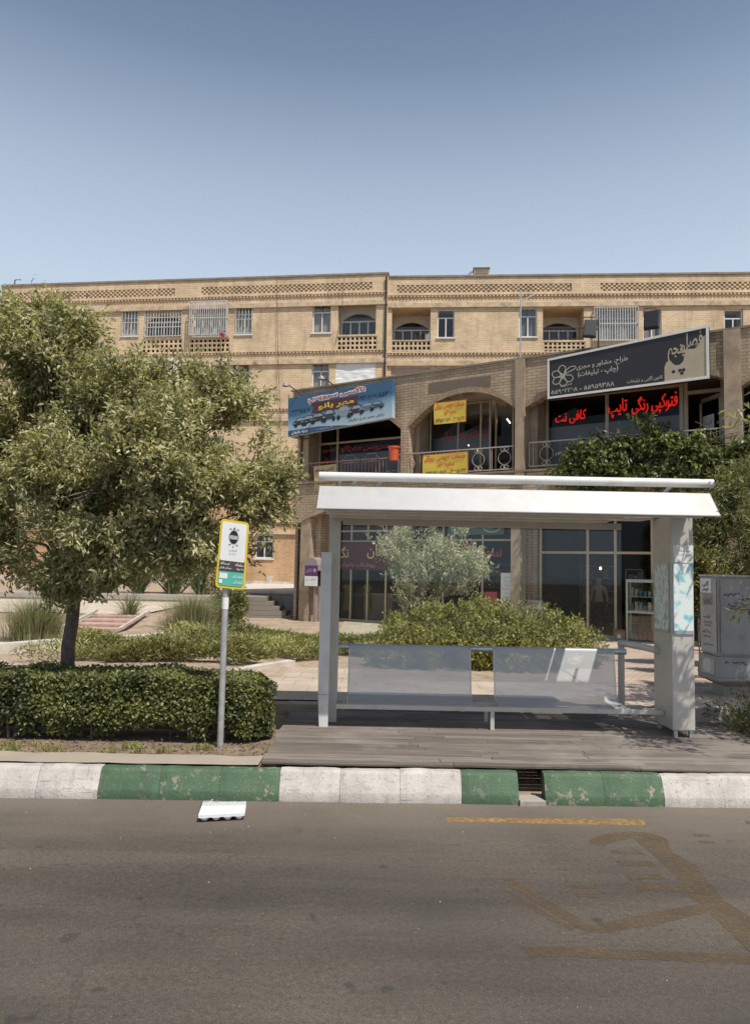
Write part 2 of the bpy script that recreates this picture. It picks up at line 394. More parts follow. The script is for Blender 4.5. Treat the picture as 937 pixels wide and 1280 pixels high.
def wall(mb, u0, u1, z0, z1, holes, w=0., depth=.2, back=None):
    """facade sheet with rectangular openings and their reveals; holes (u0,z0,u1,z1[,depth])"""
    us = sorted(set([u0, u1]+[x for h in holes for x in (h[0], h[2])])); zs = sorted(set([z0, z1]+[x for h in holes for x in (h[1], h[3])]))
    us = [x for x in us if u0 <= x <= u1]; zs = [x for x in zs if z0 <= x <= z1]
    for i in range(len(us)-1):
        for j in range(len(zs)-1):
            cu = (us[i]+us[i+1])/2; cz = (zs[j]+zs[j+1])/2
            if any(h[0] < cu < h[2] and h[1] < cz < h[3] for h in holes): continue
            mb.add([(us[i],w,zs[j]),(us[i+1],w,zs[j]),(us[i+1],w,zs[j+1]),(us[i],w,zs[j+1])], [(0,1,2,3)])
    for h in holes:
        d = w+(h[4] if len(h) > 4 else depth); a, b, c, e = h[:4]
        mb.add([(a,w,b),(a,d,b),(a,d,e),(a,w,e)], [(0,1,2,3)]); mb.add([(c,w,b),(c,d,b),(c,d,e),(c,w,e)], [(3,2,1,0)])
        mb.add([(a,w,b),(c,w,b),(c,d,b),(a,d,b)], [(0,1,2,3)]); mb.add([(a,w,e),(c,w,e),(c,d,e),(a,d,e)], [(3,2,1,0)])
# ================================================================== ROAD, KERB, GROUND
def asphalt():
    m, nt, N, L, b = nodes('worn_asphalt')
    t = tex(nt, .55, 6, .6); base = ramp(nt, t.outputs[0], [(.28, (.062, .051, .041)), (.72, (.110, .092, .073))]).outputs[0]
    g = tex(nt, 160, 2, .6); sp = ramp(nt, g.outputs[0], [(.34, (.45, .45, .45)), (.5, (1, 1, 1)), (.66, (1.35, 1.33, 1.28))])
    o = mix(nt, 1., base, sp.outputs[0], 'MULTIPLY')
    mfr = tex(nt, 34, 5, .75); mf = ramp(nt, mfr.outputs[0], [(.34, (.70, .69, .68)), (.5, (1, 1, 1)), (.66, (1.25, 1.24, 1.21))]); o = mix(nt, 1., o, mf.outputs[0], 'MULTIPLY')
    p = tex(nt, 2.3, 3, .5); f = ramp(nt, p.outputs[0], [(.60, (0, 0, 0)), (.74, (.5, .5, .5))]); o = mix(nt, f.outputs[0], o, (.052, .045, .039))
    v = tex(nt, 3.2, kind='ShaderNodeTexVoronoi'); f3 = ramp(nt, v.outputs['Distance'], [(.03, (.8, .8, .8)), (.07, (0, 0, 0))]); o = mix(nt, f3.outputs[0], o, (.045, .04, .037))
    bl = tex(nt, .35, 4, .55); fb = ramp(nt, bl.outputs[0], [(.48, (0, 0, 0)), (.66, (.6, .6, .6))]); o = mix(nt, fb.outputs[0], o, (.058, .05, .043))
    # hairline cracks
    w = tex(nt, .8, 6, .7); vec = N.new('ShaderNodeVectorMath'); vec.operation = 'MULTIPLY_ADD'
    tc = N.new('ShaderNodeTexCoord'); L.new(w.outputs['Color'], vec.inputs[0]); vec.inputs[1].default_value = (.9, .9, .9); L.new(tc.outputs['Object'], vec.inputs[2])
    c = tex(nt, .32, kind='ShaderNodeTexVoronoi', vec=vec.outputs[0]); c.feature = 'DISTANCE_TO_EDGE'
    f4 = ramp(nt, c.outputs['Distance'], [(.0, (.7, .7, .7)), (.0035, (0, 0, 0))]); o = mix(nt, f4.outputs[0], o, (.05, .043, .037))
    st = tex(nt, 4.6, 2, .5); sr = ramp(nt, st.outputs[0], [(.675, (0, 0, 0)), (.72, (.6, .6, .6))]); o = mix(nt, sr.outputs[0], o, (.030, .026, .023))
    mpt = N.new('ShaderNodeMapping'); mpt.inputs['Scale'].default_value = (.18, 1.5, 1); L.new(tc.outputs['Object'], mpt.inputs[0]); tk = tex(nt, 1.3, 5, .6, vec=mpt.outputs[0]); tr2 = ramp(nt, tk.outputs[0], [(.36, (.72, .71, .70)), (.62, (1.14, 1.13, 1.11))]); o = mix(nt, 1., o, tr2.outputs[0], 'MULTIPLY')
    gr = tex(nt, 75, 2, .5); gg = ramp(nt, gr.outputs[0], [(.70, (0, 0, 0)), (.73, (.8, .8, .8))]); o = mix(nt, gg.outputs[0], o, (.24, .215, .185))
    # pale dust swept into the gutter along the kerb
    sy = N.new('ShaderNodeSeparateXYZ'); L.new(tc.outputs['Object'], sy.inputs[0]); wv = tex(nt, 1.4, 5, .6); sm = N.new('ShaderNodeMath'); sm.operation = 'MULTIPLY_ADD'; sm.inputs[1].default_value = .9; L.new(wv.outputs[0], sm.inputs[0]); L.new(sy.outputs[1], sm.inputs[2])
    mr = N.new('ShaderNodeMapRange'); mr.inputs[1].default_value = 5.3; mr.inputs[2].default_value = 6.5; mr.inputs[4].default_value = .75; L.new(sm.outputs[0], mr.inputs[0]); o = mix(nt, mr.outputs[0], o, (.185, .15, .115))
    L.new(o, b.inputs['Base Color']); b.inputs['Roughness'].default_value = .82
    bump(nt, b, g.outputs[0], .55, .006); return m
M['asphalt'] = asphalt()
def worn_paint(name, col, lo, hi, under=(.11, .095, .08)):
    m, nt, N, L, b = nodes(name)
    a = tex(nt, 26, 6, .7); f = ramp(nt, a.outputs[0], [(lo, (0, 0, 0)), (hi, (1, 1, 1))])
    t = tex(nt, 5, 4); cc = ramp(nt, t.outputs[0], [(.3, tuple(x*.75 for x in col)), (.7, tuple(x*1.15 for x in col))])
    L.new(cc.outputs[0], b.inputs['Base Color']); b.inputs['Roughness'].default_value = .75
    tr_ = N.new('ShaderNodeBsdfTransparent'); mx = N.new('ShaderNodeMixShader'); L.new(f.outputs[0], mx.inputs[0]); L.new(tr_.outputs[0], mx.inputs[1]); L.new(b.outputs[0], mx.inputs[2]); L.new(mx.outputs[0], N['Material Output'].inputs[0])
    g = tex(nt, 160, 2); bump(nt, b, g.outputs[0], .5, .005); return m
M['yellow_line'] = worn_paint('worn_yellow_paint', (.30, .18, .065), .29, .56)
M['brown_mark'] = worn_paint('faded_road_paint', (.135, .088, .042), .34, .72)
KS = .016
road = MB().add([(-300, -80, 0), (300, -80, 0), (300, 6.07+KS*300, 0), (-300, 6.07-KS*300, 0)], [(0,1,2,3)]).build('road', 'asphalt'); tag(road, kind='structure')
def kerb_paint(name, col):
    m, nt, N, L, b = nodes(name)
    t = tex(nt, 3, 5); base = ramp(nt, t.outputs[0], [(.3, tuple(x*.86 for x in col)), (.7, tuple(min(.9, x*1.1) for x in col))]).outputs[0]
    d = tex(nt, 11, 7, .68); f = ramp(nt, d.outputs[0], [(.575, (0, 0, 0)), (.605, (.8, .8, .8))])
    n2 = tex(nt, 1.7, 2); f2 = ramp(nt, n2.outputs[0], [(.40, (0, 0, 0)), (.6, (1, 1, 1))])
    o = mix(nt, mix(nt, 1., f.outputs[0], f2.outputs[0], 'MULTIPLY'), base, (.36, .29, .24))
    p = tex(nt, 55, 3, .6); f3 = ramp(nt, p.outputs[0], [(.63, (0, 0, 0)), (.68, (.85, .85, .85))]); o = mix(nt, f3.outputs[0], o, (.2, .165, .14))
    s = tex(nt, 5, 5, .6); f4 = ramp(nt, s.outputs[0], [(.44, (0, 0, 0)), (.72, (.65, .65, .65))]); o = mix(nt, f4.outputs[0], o, tuple(x*.58 for x in col))
    tc = N.new('ShaderNodeTexCoord'); mp = N.new('ShaderNodeMapping'); mp.inputs['Scale'].default_value = (1.1, 9, 9); L.new(tc.outputs['Object'], mp.inputs[0])
    sc = tex(nt, 3.0, 6, .65, vec=mp.outputs[0]); f5 = ramp(nt, sc.outputs[0], [(.60, (0, 0, 0)), (.68, (.55, .55, .55))]); o = mix(nt, f5.outputs[0], o, (.12, .10, .085))
    mp2 = N.new('ShaderNodeMapping'); mp2.inputs['Scale'].default_value = (9, 1.2, 1.2); L.new(tc.outputs['Object'], mp2.inputs[0]); dr = tex(nt, 3.0, 5, .6, vec=mp2.outputs[0]); f6 = ramp(nt, dr.outputs[0], [(.58, (0, 0, 0)), (.75, (.45, .45, .45))]); o = mix(nt, f6.outputs[0], o, (.17, .145, .12))
    L.new(o, b.inputs['Base Color']); b.inputs['Roughness'].default_value = .7; bump(nt, b, p.outputs[0], .5, .01); return m
M['kerb_white'] = kerb_paint('kerb_white_paint', (.50, .46, .415)); M['kerb_green'] = kerb_paint('kerb_green_paint', (.062, .118, .060))
kb = MB(); prof = [(.0, 0), (.0, .066), (.007, .078), (.062, .20), (.070, .213), (.085, .225), (.15, .228), (.15, 0)]
def kx(px): return atz(px, 1000+.013*px, 0).x
stones = [(-4.6,-160,0),(-160,40,0),(40,118,0),(118,195,1),(195,271,1),(271,347,1),(347,424,0),(424,500,0),(500,578,0),(578,650,1),(683,758,1),(758,833,1),(833,901,0),(901,978,0),(978,1060,0)]
stones = [(-1400,-160,0)]+stones[1:]+[(1060,1700,0)]
for a, b_, c in stones:
    x0, x1 = kx(a)+.0012, kx(b_)-.0012; n = max(4, int((x1-x0)/.05)); kb.cur = c; rows = []
    dz = random.uniform(-.004, .004); dy = random.uniform(-.006, .006)
    for i in range(n+1):
        x = x0+(x1-x0)*i/n; row = []
        e = (.006+.010*max(0, mnoise.noise(Vector((a*.13, b_*.17, i))))) if i in (0, n) else 0
        for y, z in prof:
            q = mnoise.noise(Vector((x*9, y*30, z*30)))*(.006 if z > .1 else .0015)
            row.append((x, 5.945+KS*x+y+dy+e+(q if z > 0 else 0), max(0, z-e*.8+dz*(z > .1)+(q*.6 if z > .1 else 0))))
        rows.append(row)
    for i in range(n): kb.strip(rows[i], rows[i+1])
    for r in (rows[0], rows[-1]): kb.add(r, [tuple(range(len(r)))])
ob = kb.build('kerb', ['kerb_white', 'kerb_green']); tag(ob, kind='structure'); smooth_angle(ob, 35)
gx0, gx1 = kx(650), kx(683)
ap = MB(); ap.prism([(gx0, 5.93), (gx1, 5.95), (gx1-.01, 6.12), (gx0+.03, 6.10)], lambda a, b: (a, b, .035), lambda a, b: (a, b, .0)); tag(ap.build('drain_apron', 'concrete'), kind='structure')
# ground sheet
def sstep(a, b, x): t = min(1, max(0, (x-a)/(b-a))); return t*t*(3-2*t)
def G(x, y):
    if y < 8.42: return .02 if (-.80 < x < 3.66 and y > 6.05) else .19
    r = .285-.385*sstep(10.8, 19.5, y); l = .285+.215*sstep(16.9, 18.5, y)
    q_ = sstep(15, 20, y); k = sstep(-3.4-2.4*q_, -.6-4.0*q_, x); return l*(1-k)+r*k
xs = [-300, -120, -60, -40, -30, -24, -20, -16, -13, -11]+[-10+.5*i for i in range(19)]+[-.805, -.795]+[-.5+.5*i for i in range(9)]+[3.655, 3.665]+[4+.5*i for i in range(16)]+[14, 18, 24, 40, 80, 300]
ys = [6.095, 6.135, 6.145, 7, 8, 8.415, 8.425]+[8.6+.4*i for i in range(46)]+[28, 32, 40, 60, 120, 400]
gm = MB(); V = [(x, y+(KS*x if y < 6.2 else 0), G(x, y)+(0 if y < 8.6 else .012*mnoise.noise(Vector((x*1.3, y*1.3, 0))))) for y in ys for x in xs]; nx = len(xs)
gm.add(V, [(j*nx+i, j*nx+i+1, (j+1)*nx+i+1, (j+1)*nx+i) for j in range(len(ys)-1) for i in range(nx-1)])
M['soil'] = mat('dusty_soil', (.36, .275, .195), .95, var=.22, scale=1.6, bmp=.6, bscale=30, dirt=(.22, .155, .10), dscale=5, dth=(.48, .7))
M['dark_soil'] = mat('dark_soil', (.20, .145, .10), .95, var=.3, scale=7, bmp=.8, bscale=50, dirt=(.09, .07, .045), dscale=12)
tag(gm.build('ground', 'soil'), kind='structure')
def sheet(name, poly, m, lift=.006, gfun=None, step=None, kind='structure'):
    mb = MB(); mb.add([(x, y, (gfun or G)(x, y)+lift) for x, y in poly], [tuple(range(len(poly)))]); return tag(mb.build(name, m), kind=kind)
def paving(name, c1, c2, mortar, bw, bh, rotz=0.):
    m, nt, N, L, b = nodes(name); tc = N.new('ShaderNodeTexCoord'); mp = N.new('ShaderNodeMapping'); mp.inputs['Rotation'].default_value[2] = rotz; L.new(tc.outputs['Object'], mp.inputs[0])
    t = N.new('ShaderNodeTexBrick'); L.new(mp.outputs[0], t.inputs['Vector']); t.inputs['Scale'].default_value = 1; t.inputs['Brick Width'].default_value = bw; t.inputs['Row Height'].default_value = bh; t.inputs['Mortar Size'].default_value = .008
    for k, c in (('Color1', c1), ('Color2', c2), ('Mortar', mortar)): t.inputs[k].default_value = c4(c)
    n = tex(nt, 2.2, 6, .6); f = ramp(nt, n.outputs[0], [(.3, (.72, .70, .68)), (.7, (1.05, 1.05, 1.05))]); L.new(mix(nt, 1., t.outputs[0], f.outputs[0], 'MULTIPLY'), b.inputs['Base Color'])
    b.inputs['Roughness'].default_value = .9; bump(nt, b, t.outputs['Fac'], -.5, .006); return m
M['slab'] = paving('pink_slabs', (.52, .425, .335), (.47, .385, .30), (.36, .29, .225), .4, .4)
M['plaza'] = paving('cream_paving', (.60, .52, .41), (.55, .47, .37), (.36, .3, .24), .5, .5)
M['paver'] = paving('pink_pavers', (.50, .39, .315), (.45, .35, .28), (.30, .23, .18), .2, .1, .5)
# soil strip with a concrete edging behind the kerb, left of the deck
sheet('planting_strip', [(-30, 6.42), (-.86, 6.46), (-.86, 8.40), (-30, 8.40)], 'dark_soil')
eb = MB(); ez = []
for i in range(60):
    x = -8+i*(7.10/59); ez.append(x)
A = [(x, 6.105+KS*x, .235+.008*mnoise.noise(Vector((x*4, 0, 0)))) for x in ez]; B = [(x, 6.40+.03*mnoise.noise(Vector((x*3, 5, 0))), .228+.01*mnoise.noise(Vector((x*4, 3, 0)))) for x in ez]; C_ = [(x, p[1]+.01, .17) for x, p in zip(ez, B)]
eb.strip(A, B); eb.strip(B, C_); tag(eb.build('concrete_edging', flat('dusty_concrete', (.33, .28, .22), .95)), kind='structure')
# pavement behind the deck and the paved way to the shops
def patch(name, fx0, fx1, y0, y1, n, m, lift=.008):
    mb = MB(); ys_ = [y0+(y1-y0)*i/n for i in range(n+1)]; k = 14; V = []
    for y in ys_:
        for j in range(k+1):
            x = fx0(y)+(fx1(y)-fx0(y))*j/k; V.append((x, y, G(x, y)+lift+.013))
    mb.add(V, [(i*(k+1)+j, i*(k+1)+j+1, (i+1)*(k+1)+j+1, (i+1)*(k+1)+j) for i in range(n) for j in range(k)]); return tag(mb.build(name, m), kind='structure')
patch('pavement', lambda y: -14, lambda y: 14, 8.62, 10.25, 4, 'slab')
patch('footpath', lambda y: 2.9+.15*(y-10.25)*.5, lambda y: 6.3+.3*(y-10.25)*.5, 10.27, 18.6, 24, 'paver')
patch('forecourt', lambda y: -1+.843*(0)-(19.9-y)*0, lambda y: 10.5, 18.65, 26.0, 10, 'slab')
patch('garden_path', lambda y: -1.45+.02*y, lambda y: -.15, 10.27, 11.3, 4, 'slab')
lk = MB(); lk.box(-.95, 3.3, 8.425, 8.60, .0, .298); lk.box(3.31, 3.95, 8.10, 8.30, .1, .40); lk.box(3.96, 6.5, 8.12, 8.30, .1, .39); tag(lk.build('low_kerb', 'concrete', bevel=.012), kind='structure')
# road markings
def mark(name, polys, m, z=.001):
    mb = MB()
    for k, p in enumerate(polys):
        pts = [atz(x, y, z+.0005*min(k, 3)) for x, y in p]; mb.add(pts, [tuple(range(len(pts)))])
    return tag(mb.build(name, m), kind='structure')
mark('yellow_road_line', [[(557,1022),(804,1024),(806,1029),(804,1032),(700,1030),(559,1027)]], 'yellow_line')
mark('road_marking', [
 [(629,1096),(640,1098),(664,1113),(741,1158),(736,1166),(720,1160),(662,1124),(630,1105)],
 [(630,1112),(641,1116),(718,1160),(712,1163),(690,1152),(655,1132)],
 [(736,1157),(800,1143),(862,1131),(872,1130),(884,1140),(820,1156),(758,1166),(738,1166)],
 [(735,1050),(752,1043),(783,1039),(808,1040),(832,1048),(840,1064),(868,1080),(893,1110),(905,1125),(937,1146),(990,1175),(990,1205),(937,1190),(918,1172),(888,1143),(874,1130),(858,1118),(846,1096),(815,1068),(790,1047),(770,1052),(752,1057),(738,1055)],
 [(760,1062),(800,1063),(806,1068),(764,1067)], [(768,1075),(815,1076),(822,1083),(774,1082)], [(780,1091),(824,1092),(832,1099),(788,1098)], [(794,1107),(848,1107),(856,1115),(797,1113)],
 [(711,1105),(744,1105),(747,1110),(714,1110)], [(716,1114),(747,1116),(750,1122),(721,1120)],
 [(654,1182),(700,1183),(820,1188),(925,1192),(990,1200),(990,1210),(920,1204),(800,1199),(700,1195),(661,1196)],
 [(865,1042),(886,1043),(888,1046),(866,1045)], [(872,1050),(892,1051),(893,1054),(873,1053)], [(931,1026),(990,1027),(990,1031),(932,1030)]], 'brown_mark')
# pebbles on the road
pm = MB()
for i in range(70):
    x = random.uniform(-3.4, 3.6); y = random.uniform(2.4, 5.9) if random.random() < .5 else random.uniform(5.6, 5.93); r = random.uniform(.002, .005)
    pm.lathe([(0, r*1.1), (r*.8, r*.7), (r, 0)], (x, y, 0), 6)
tag(pm.build('gravel', 'concrete'), 'loose pale grit scattered on the asphalt road', None, kind='stuff')
# ================================================================== WOODEN DECK
def wood():
    m, nt, N, L, b = nodes('weathered_wood'); tc = N.new('ShaderNodeTexCoord'); mp = N.new('ShaderNodeMapping'); mp.inputs['Scale'].default_value = (.7, 14, 6); L.new(tc.outputs['Object'], mp.inputs[0])
    t = tex(nt, 3.0, 7, .68, vec=mp.outputs[0]); a = N.new('ShaderNodeAttribute'); a.attribute_name = 'tone'
    o = ramp(nt, t.outputs[0], [(.28, (.085, .07, .06)), (.5, (.165, .138, .118)), (.72, (.255, .222, .194))]).outputs[0]
    f = ramp(nt, a.outputs['Fac'], [(0, (.66, .64, .62)), (1, (1.18, 1.16, 1.14))]); o = mix(nt, 1., o, f.outputs[0], 'MULTIPLY')
    d = tex(nt, 1.6, 6, .6); f2 = ramp(nt, d.outputs[0], [(.52, (0, 0, 0)), (.75, (.55, .55, .55))]); o = mix(nt, f2.outputs[0], o, (.33, .285, .24))
    L.new(o, b.inputs['Base Color']); b.inputs['Roughness'].default_value = .8; bump(nt, b, t.outputs[0], .5, .008); return m
M['wood'] = wood()
deck = thing('wooden_deck', 'low grey weathered plank deck carrying the bus shelter', 'deck', (1.4, 7.2, 0))
dm = MB(); tones = []; DZ = .245; y = 6.165; off = Vector((-1.4, -7.2, 0))
while y < 8.38:
    w = .088; cuts = [-.885+random.uniform(-.008, .008), .75+random.uniform(-.5, .5), 2.2+random.uniform(-.4, .4), 3.70+random.uniform(-.01, .01)]
    for i in range(3):
        n0 = len(dm.v); dz = random.uniform(-.003, .003); x0, x1 = cuts[i]+.0015, cuts[i+1]-.0015
        yo = KS*0.9 if y < 6.3 else 0
        dm.box(x0-1.4, x1-1.4, y-7.2, y+w-7.2, DZ-.020+dz, DZ+dz); tones += [random.random()]*(len(dm.v)-n0)
    y += w+.009
pl = dm.build('planks', 'wood', deck, bevel=.003); at = pl.data.attributes.new('tone', 'FLOAT', 'POINT'); at.data.foreach_set('value', tones)
jm = MB()
for x in (-.8, .3, 1.0, 1.6, 2.5, 3.55): jm.box(x-1.4-.03, x-1.4+.03, 6.2-7.2, 8.36-7.2, .03, DZ-.03)
islands(jm.build('joist', 'bark', deck))
# ================================================================== BUS SHELTER
sh = thing('bus_shelter', 'white metal bus shelter with flat roof standing on the plank deck', 'bus shelter', (1.3, 7.4, DZ)); SO = Vector((1.3, 7.4, DZ))
class LB(MB):                                        # builds in world coordinates, then stores relative to the root
    def __init__(s, o): super().__init__(); s.o = Vector(o)
    def build(s, *a, **k): s.v = [tuple(Vector(p)-s.o) for p in s.v]; return super().build(*a, **k)
r = LB(SO)
secf = [(6.60, 2.352), (6.60, 2.362), (6.735, 2.575), (7.038, 2.59), (7.038, 2.40), (6.66, 2.352)]
xl = [-.52, -.52, -.51, -.50, -.50, -.50]; xr = [3.092, 3.092, 3.06, 3.085, 3.09, 3.09]
r.add([(x, y, z) for x, (y, z) in zip(xl, secf)]+[(x, y, z) for x, (y, z) in zip(xr, secf)], [tuple(range(6)), tuple(range(11, 5, -1))]+[(i, (i+1) % 6, 6+(i+1) % 6, 6+i) for i in range(6)])
r.box(-.50, 2.42, 7.04, 8.18, 2.40, 2.598); r.box(2.94, 3.09, 7.04, 7.80, 2.40, 2.596); r.box(2.421, 2.939, 7.66, 8.18, 2.402, 2.594)  # opening at the unseen rear, invented so sun falls on the bench back
roof = r.build('roof', 'roof_paint', sh, bevel=.006)
r = LB(SO); r.box(-.47, 2.40, 6.70, 8.15, 2.372, 2.398); r.box(2.401, 3.06, 6.70, 7.03, 2.372, 2.398); r.build('ceiling_panel', 'ceiling', roof)
r = LB(SO)
for x in (.45, 1.28, 2.12): r.box(x, x+.006, 6.74, 8.10, 2.3705, 2.3718)
for x in (0., .85, 1.7, 2.3):
    for y in (6.95, 7.45): r.box(x, x+.03, y, y+.03, 2.367, 2.3718)
r.build('panel_seam', 'bark', roof)
r = LB(SO)
for y in (6.70, 7.10, 7.62, 8.12): r.box(-.47, 2.40 if y > 7. else 2.98, y, y+.05, 2.345, 2.3718)
for x in (.35, 1.25, 2.15): r.box(x, x+.03, 7.68, 8.10, 2.362, 2.3717)
r.box(2.452, 2.53, 7.04, 8.18, 2.38, 2.46); r.box(2.40, 2.53, 8.181, 8.23, 2.38, 2.46)  # bar along the invented roof opening, set to stripe the sun on the backrest
r.build('roof_rib', 'frame_white', roof)
r = LB(SO); r.tube([(-.535, 6.98, 2.694), (3.20, 6.98, 2.694)], .042, 14); tb = smooth_angle(r.build('roof_rail', 'white_metal', sh))
r = LB(SO)
for x in (-.36, -.22, .02, 1.55, 2.78): r.bar((x, 7.15, 2.58), (x+.03, 6.98, 2.68), .03, .02)
islands(r.build('rail_bracket', 'white_metal', sh))
p = LB(SO); p.box(-.535, -.428, 7.50, 7.56, .56, 1.985); p.add([(-.52,7.50,DZ),(-.43,7.50,DZ),(-.43,7.56,DZ),(-.52,7.56,DZ),(-.535,7.50,.559),(-.428,7.50,.559),(-.428,7.56,.559),(-.535,7.56,.559)], [(0,1,5,4),(1,2,6,5),(2,3,7,6),(3,0,4,7)]); p.build('post', 'white_metal', sh, bevel=.006)
p = LB(SO); p.box(-.475, -.355, 7.72, 7.84, DZ, 2.399); p.build('post', 'grey_metal', sh, bevel=.008)
p = LB(SO); p.box(-.46, -.448, 7.565, 7.715, .55, 1.95); p.build('side_glass', 'glass', sh)
g = LB(SO); g.box(-.345, 2.66, 7.982, 7.992, 1.075, 2.29); gl = g.build('glass_panel', 'glass', sh)
g = LB(SO); g.box(-.345, 2.66, 7.97, 8.0, 2.292, 2.36); g.build('glass_rail', 'grey_metal', gl)
# advertising pillar on two feet
X0, X1, Y0, Y1 = 2.925, 3.145, 7.30, 7.78
p = LB(SO); p.box(X0, X1, Y0, Y1, DZ+.07, 2.399); pil = p.build('pillar', 'grey_metal', sh, bevel=.01)
p = LB(SO)
for x, y in ((X0+.02, Y0+.02), (X1-.05, Y0+.02), (X0+.02, Y1-.06), (X1-.05, Y1-.06)): p.box(x, x+.035, y, y+.035, DZ, DZ+.069)
islands(p.build('foot', 'steel', pil))
def front(px0, py0, px1, py1, Y): 
    a = aty(px0, py0, Y); b = aty(px1, py1, Y); return (a.x, a.z, b.x, b.z)
def poster_mat(name, lo, hi, scale):
    m, nt, N, L, b = nodes(name); t = tex(nt, scale, 3, .5); L.new(ramp(nt, t.outputs[0], [(.36, lo), (.48, (.72, .80, .78)), (.64, hi)]).outputs[0], b.inputs['Base Color']); b.inputs['Roughness'].default_value = .35; return m
M['poster_cyan'] = poster_mat('faded_cyan_poster', (.20, .52, .60), (.76, .79, .74), 9)
M['poster_green'] = poster_mat('faded_green_poster', (.34, .43, .37), (.42, .50, .43), 12)
M['paper'] = mat('white_paper', (.76, .75, .72), .8, var=.04)
p = LB(SO-Vector((0,0,0))); p.box(X0+.022, X1-.012, Y0-.008, Y0-.002, 1.28, 1.93); p.build('poster', 'poster_cyan', pil)['label'] = 'faded cyan and white poster on the front of the pillar'
p = LB(SO); p.box(X0+.016, X1-.006, Y0-.012, Y0-.0021, 1.245, 1.279); p.box(X0+.012, X0+.021, Y0-.012, Y0-.0021, 1.28, 1.94); p.build('poster_frame', 'steel', pil)
p = LB(SO); p.add([(X0+.03,Y0-.004,1.95),(X1-.004,Y0-.004,1.935),(X1-.002,Y0-.004,2.115),(X0+.012,Y0-.004,2.118)], [(0,1,2,3)]); nb = p.build('notice', 'paper', pil); nb['label'] = 'plain white sheet taped above the cyan poster'
q = Quad((X0+.012,Y0-.006,2.118), (X1-.002,Y0-.006,2.115), (X1-.004,Y0-.006,1.935), (X0+.03,Y0-.006,1.95)); p = LB(SO); q.text(p, 'ایستگاه', .2, .62, .85, .74, .001); q.text(p, 'مسافر محترم', .2, .40, .9, .5, .001); p.build('lettering', 'black', nb)
p = LB(SO); p.box(X0-.008, X0-.002, Y0+.06, Y1-.06, 1.27, 1.92); p.build('poster', 'poster_green', pil)['label'] = 'pale green timetable on the inner side of the pillar'
p = LB(SO)
for a in ((Y0+.048, Y0+.059, 1.25, 1.94), (Y1-.059, Y1-.048, 1.25, 1.94), (Y0+.06, Y1-.06, 1.25, 1.269), (Y0+.06, Y1-.06, 1.921, 1.94)): p.box(X0-.012, X0-.0021, *a)
p.build('poster_frame', 'steel', pil)
# ================================================================== BENCH
bn = thing('bench', 'perforated steel bench with two seats under the shelter roof', 'bench', (1.1, 7.8, DZ)); BO = Vector((1.1, 7.8, DZ))
p = LB(BO); p.tube([(-.35, 8.03, .985), (2.72, 8.03, .985)], .032, 12); smooth_angle(p.build('back_rail', 'steel', bn))
p = LB(BO); p.box(-.352, 2.92, 7.50, 7.54, .425, .47); p.box(-.352, 2.85, 7.90, 7.94, .40, .44)
for x in (-.30, .9, 1.5, 2.6): p.box(x, x+.03, 7.541, 7.899, .41, .44)
p.build('seat_frame', 'grey_metal', bn, bevel=.004)
p = LB(BO); p.box(1.19, 1.228, 7.50, 7.54, DZ, .424); p.build('leg', 'grey_metal', bn)
p = LB(BO); p.box(1.19, 1.228, 7.90, 7.94, DZ, .399); p.build('leg', 'grey_metal', bn)
for x0, x1, lab in ((-.245, 1.045, 'left'), (1.295, 2.575, 'right')):
    p = LB(BO); prf = [(8.045, .955), (8.03, 1.005), (8.00, 1.01), (7.985, .98), (7.915, .56), (7.895, .505), (7.86, .485), (7.60, .476), (7.545, .474), (7.53, .455)]
    A = [(x0, y, z) for y, z in prf[:6]]; B = [(x1, y, z) for y, z in prf[:6]]; p.strip(A, B); o = smooth_angle(p.build('backrest', 'perf', bn), 60)
    p = LB(BO); A = [(x0-.02*(i > 2), y, z) for i, (y, z) in enumerate(prf[5:])]; B = [(x1+.02*(i > 2), y, z) for i, (y, z) in enumerate(prf[5:])]; p.strip(A, B); smooth_angle(p.build('seat', 'perf', bn), 60)
    p = LB(BO)
    for x in (x0, x1): p.tube([(x, y, z) for y, z in prf], .007, 6)
    islands(p.build('edge_tube', 'steel', bn))
p = LB(BO); p.tube([(2.72, 8.18, DZ), (2.72, 8.18, 1.03)], .036, 12); smooth_angle(p.build('arm_post', 'grey_metal', bn))
p = LB(BO); p.tube([(2.70, 8.18, 1.06), (2.76, 8.10, 1.062), (2.86, 7.80, 1.055), (2.895, 7.62, 1.05)], .036, 12); smooth_angle(p.build('armrest', 'grey_metal', bn))
# ================================================================== BUS STOP SIGN
b0 = atz(275, 935, .19); sg = thing('bus_stop_sign', 'leaning bus stop sign with yellow bordered board in front of the hedge', 'bus stop sign', b0)
SGO = b0.copy(); Yp = b0.y+.02
top = aty(284, 690, b0.y+.0)
p = LB(SGO); d_ = (top-b0); p.tube([b0-Vector((0,0,.1)), b0+d_*1.0], .0285, 14); smooth_angle(p.build('pole', 'galv', sg))
p = LB(SGO); cpt = b0+d_*.705; p.tube([cpt, cpt+d_*.06], .031, 14); p.build('sticker_band', 'paper', sg)
yq = b0.y-.036
q = Quad(aty(276.5, 648, yq-.02), aty(311.5, 653.5, yq), aty(306, 737.5, yq), aty(269, 734, yq-.02))
class RB(LB): pass
mb = LB(SGO)
def rrect(a0, b0_, a1, b1, ra, rb, n=5):
    P = []
    for cx, cy, s0 in ((a1-ra, b1-rb, 0), (a0+ra, b1-rb, 90), (a0+ra, b0_+rb, 180), (a1-ra, b0_+rb, 270)):
        P += [(cx+ra*math.cos(R(s0+90*i/n)), cy+rb*math.sin(R(s0+90*i/n))) for i in range(n+1)]
    return P
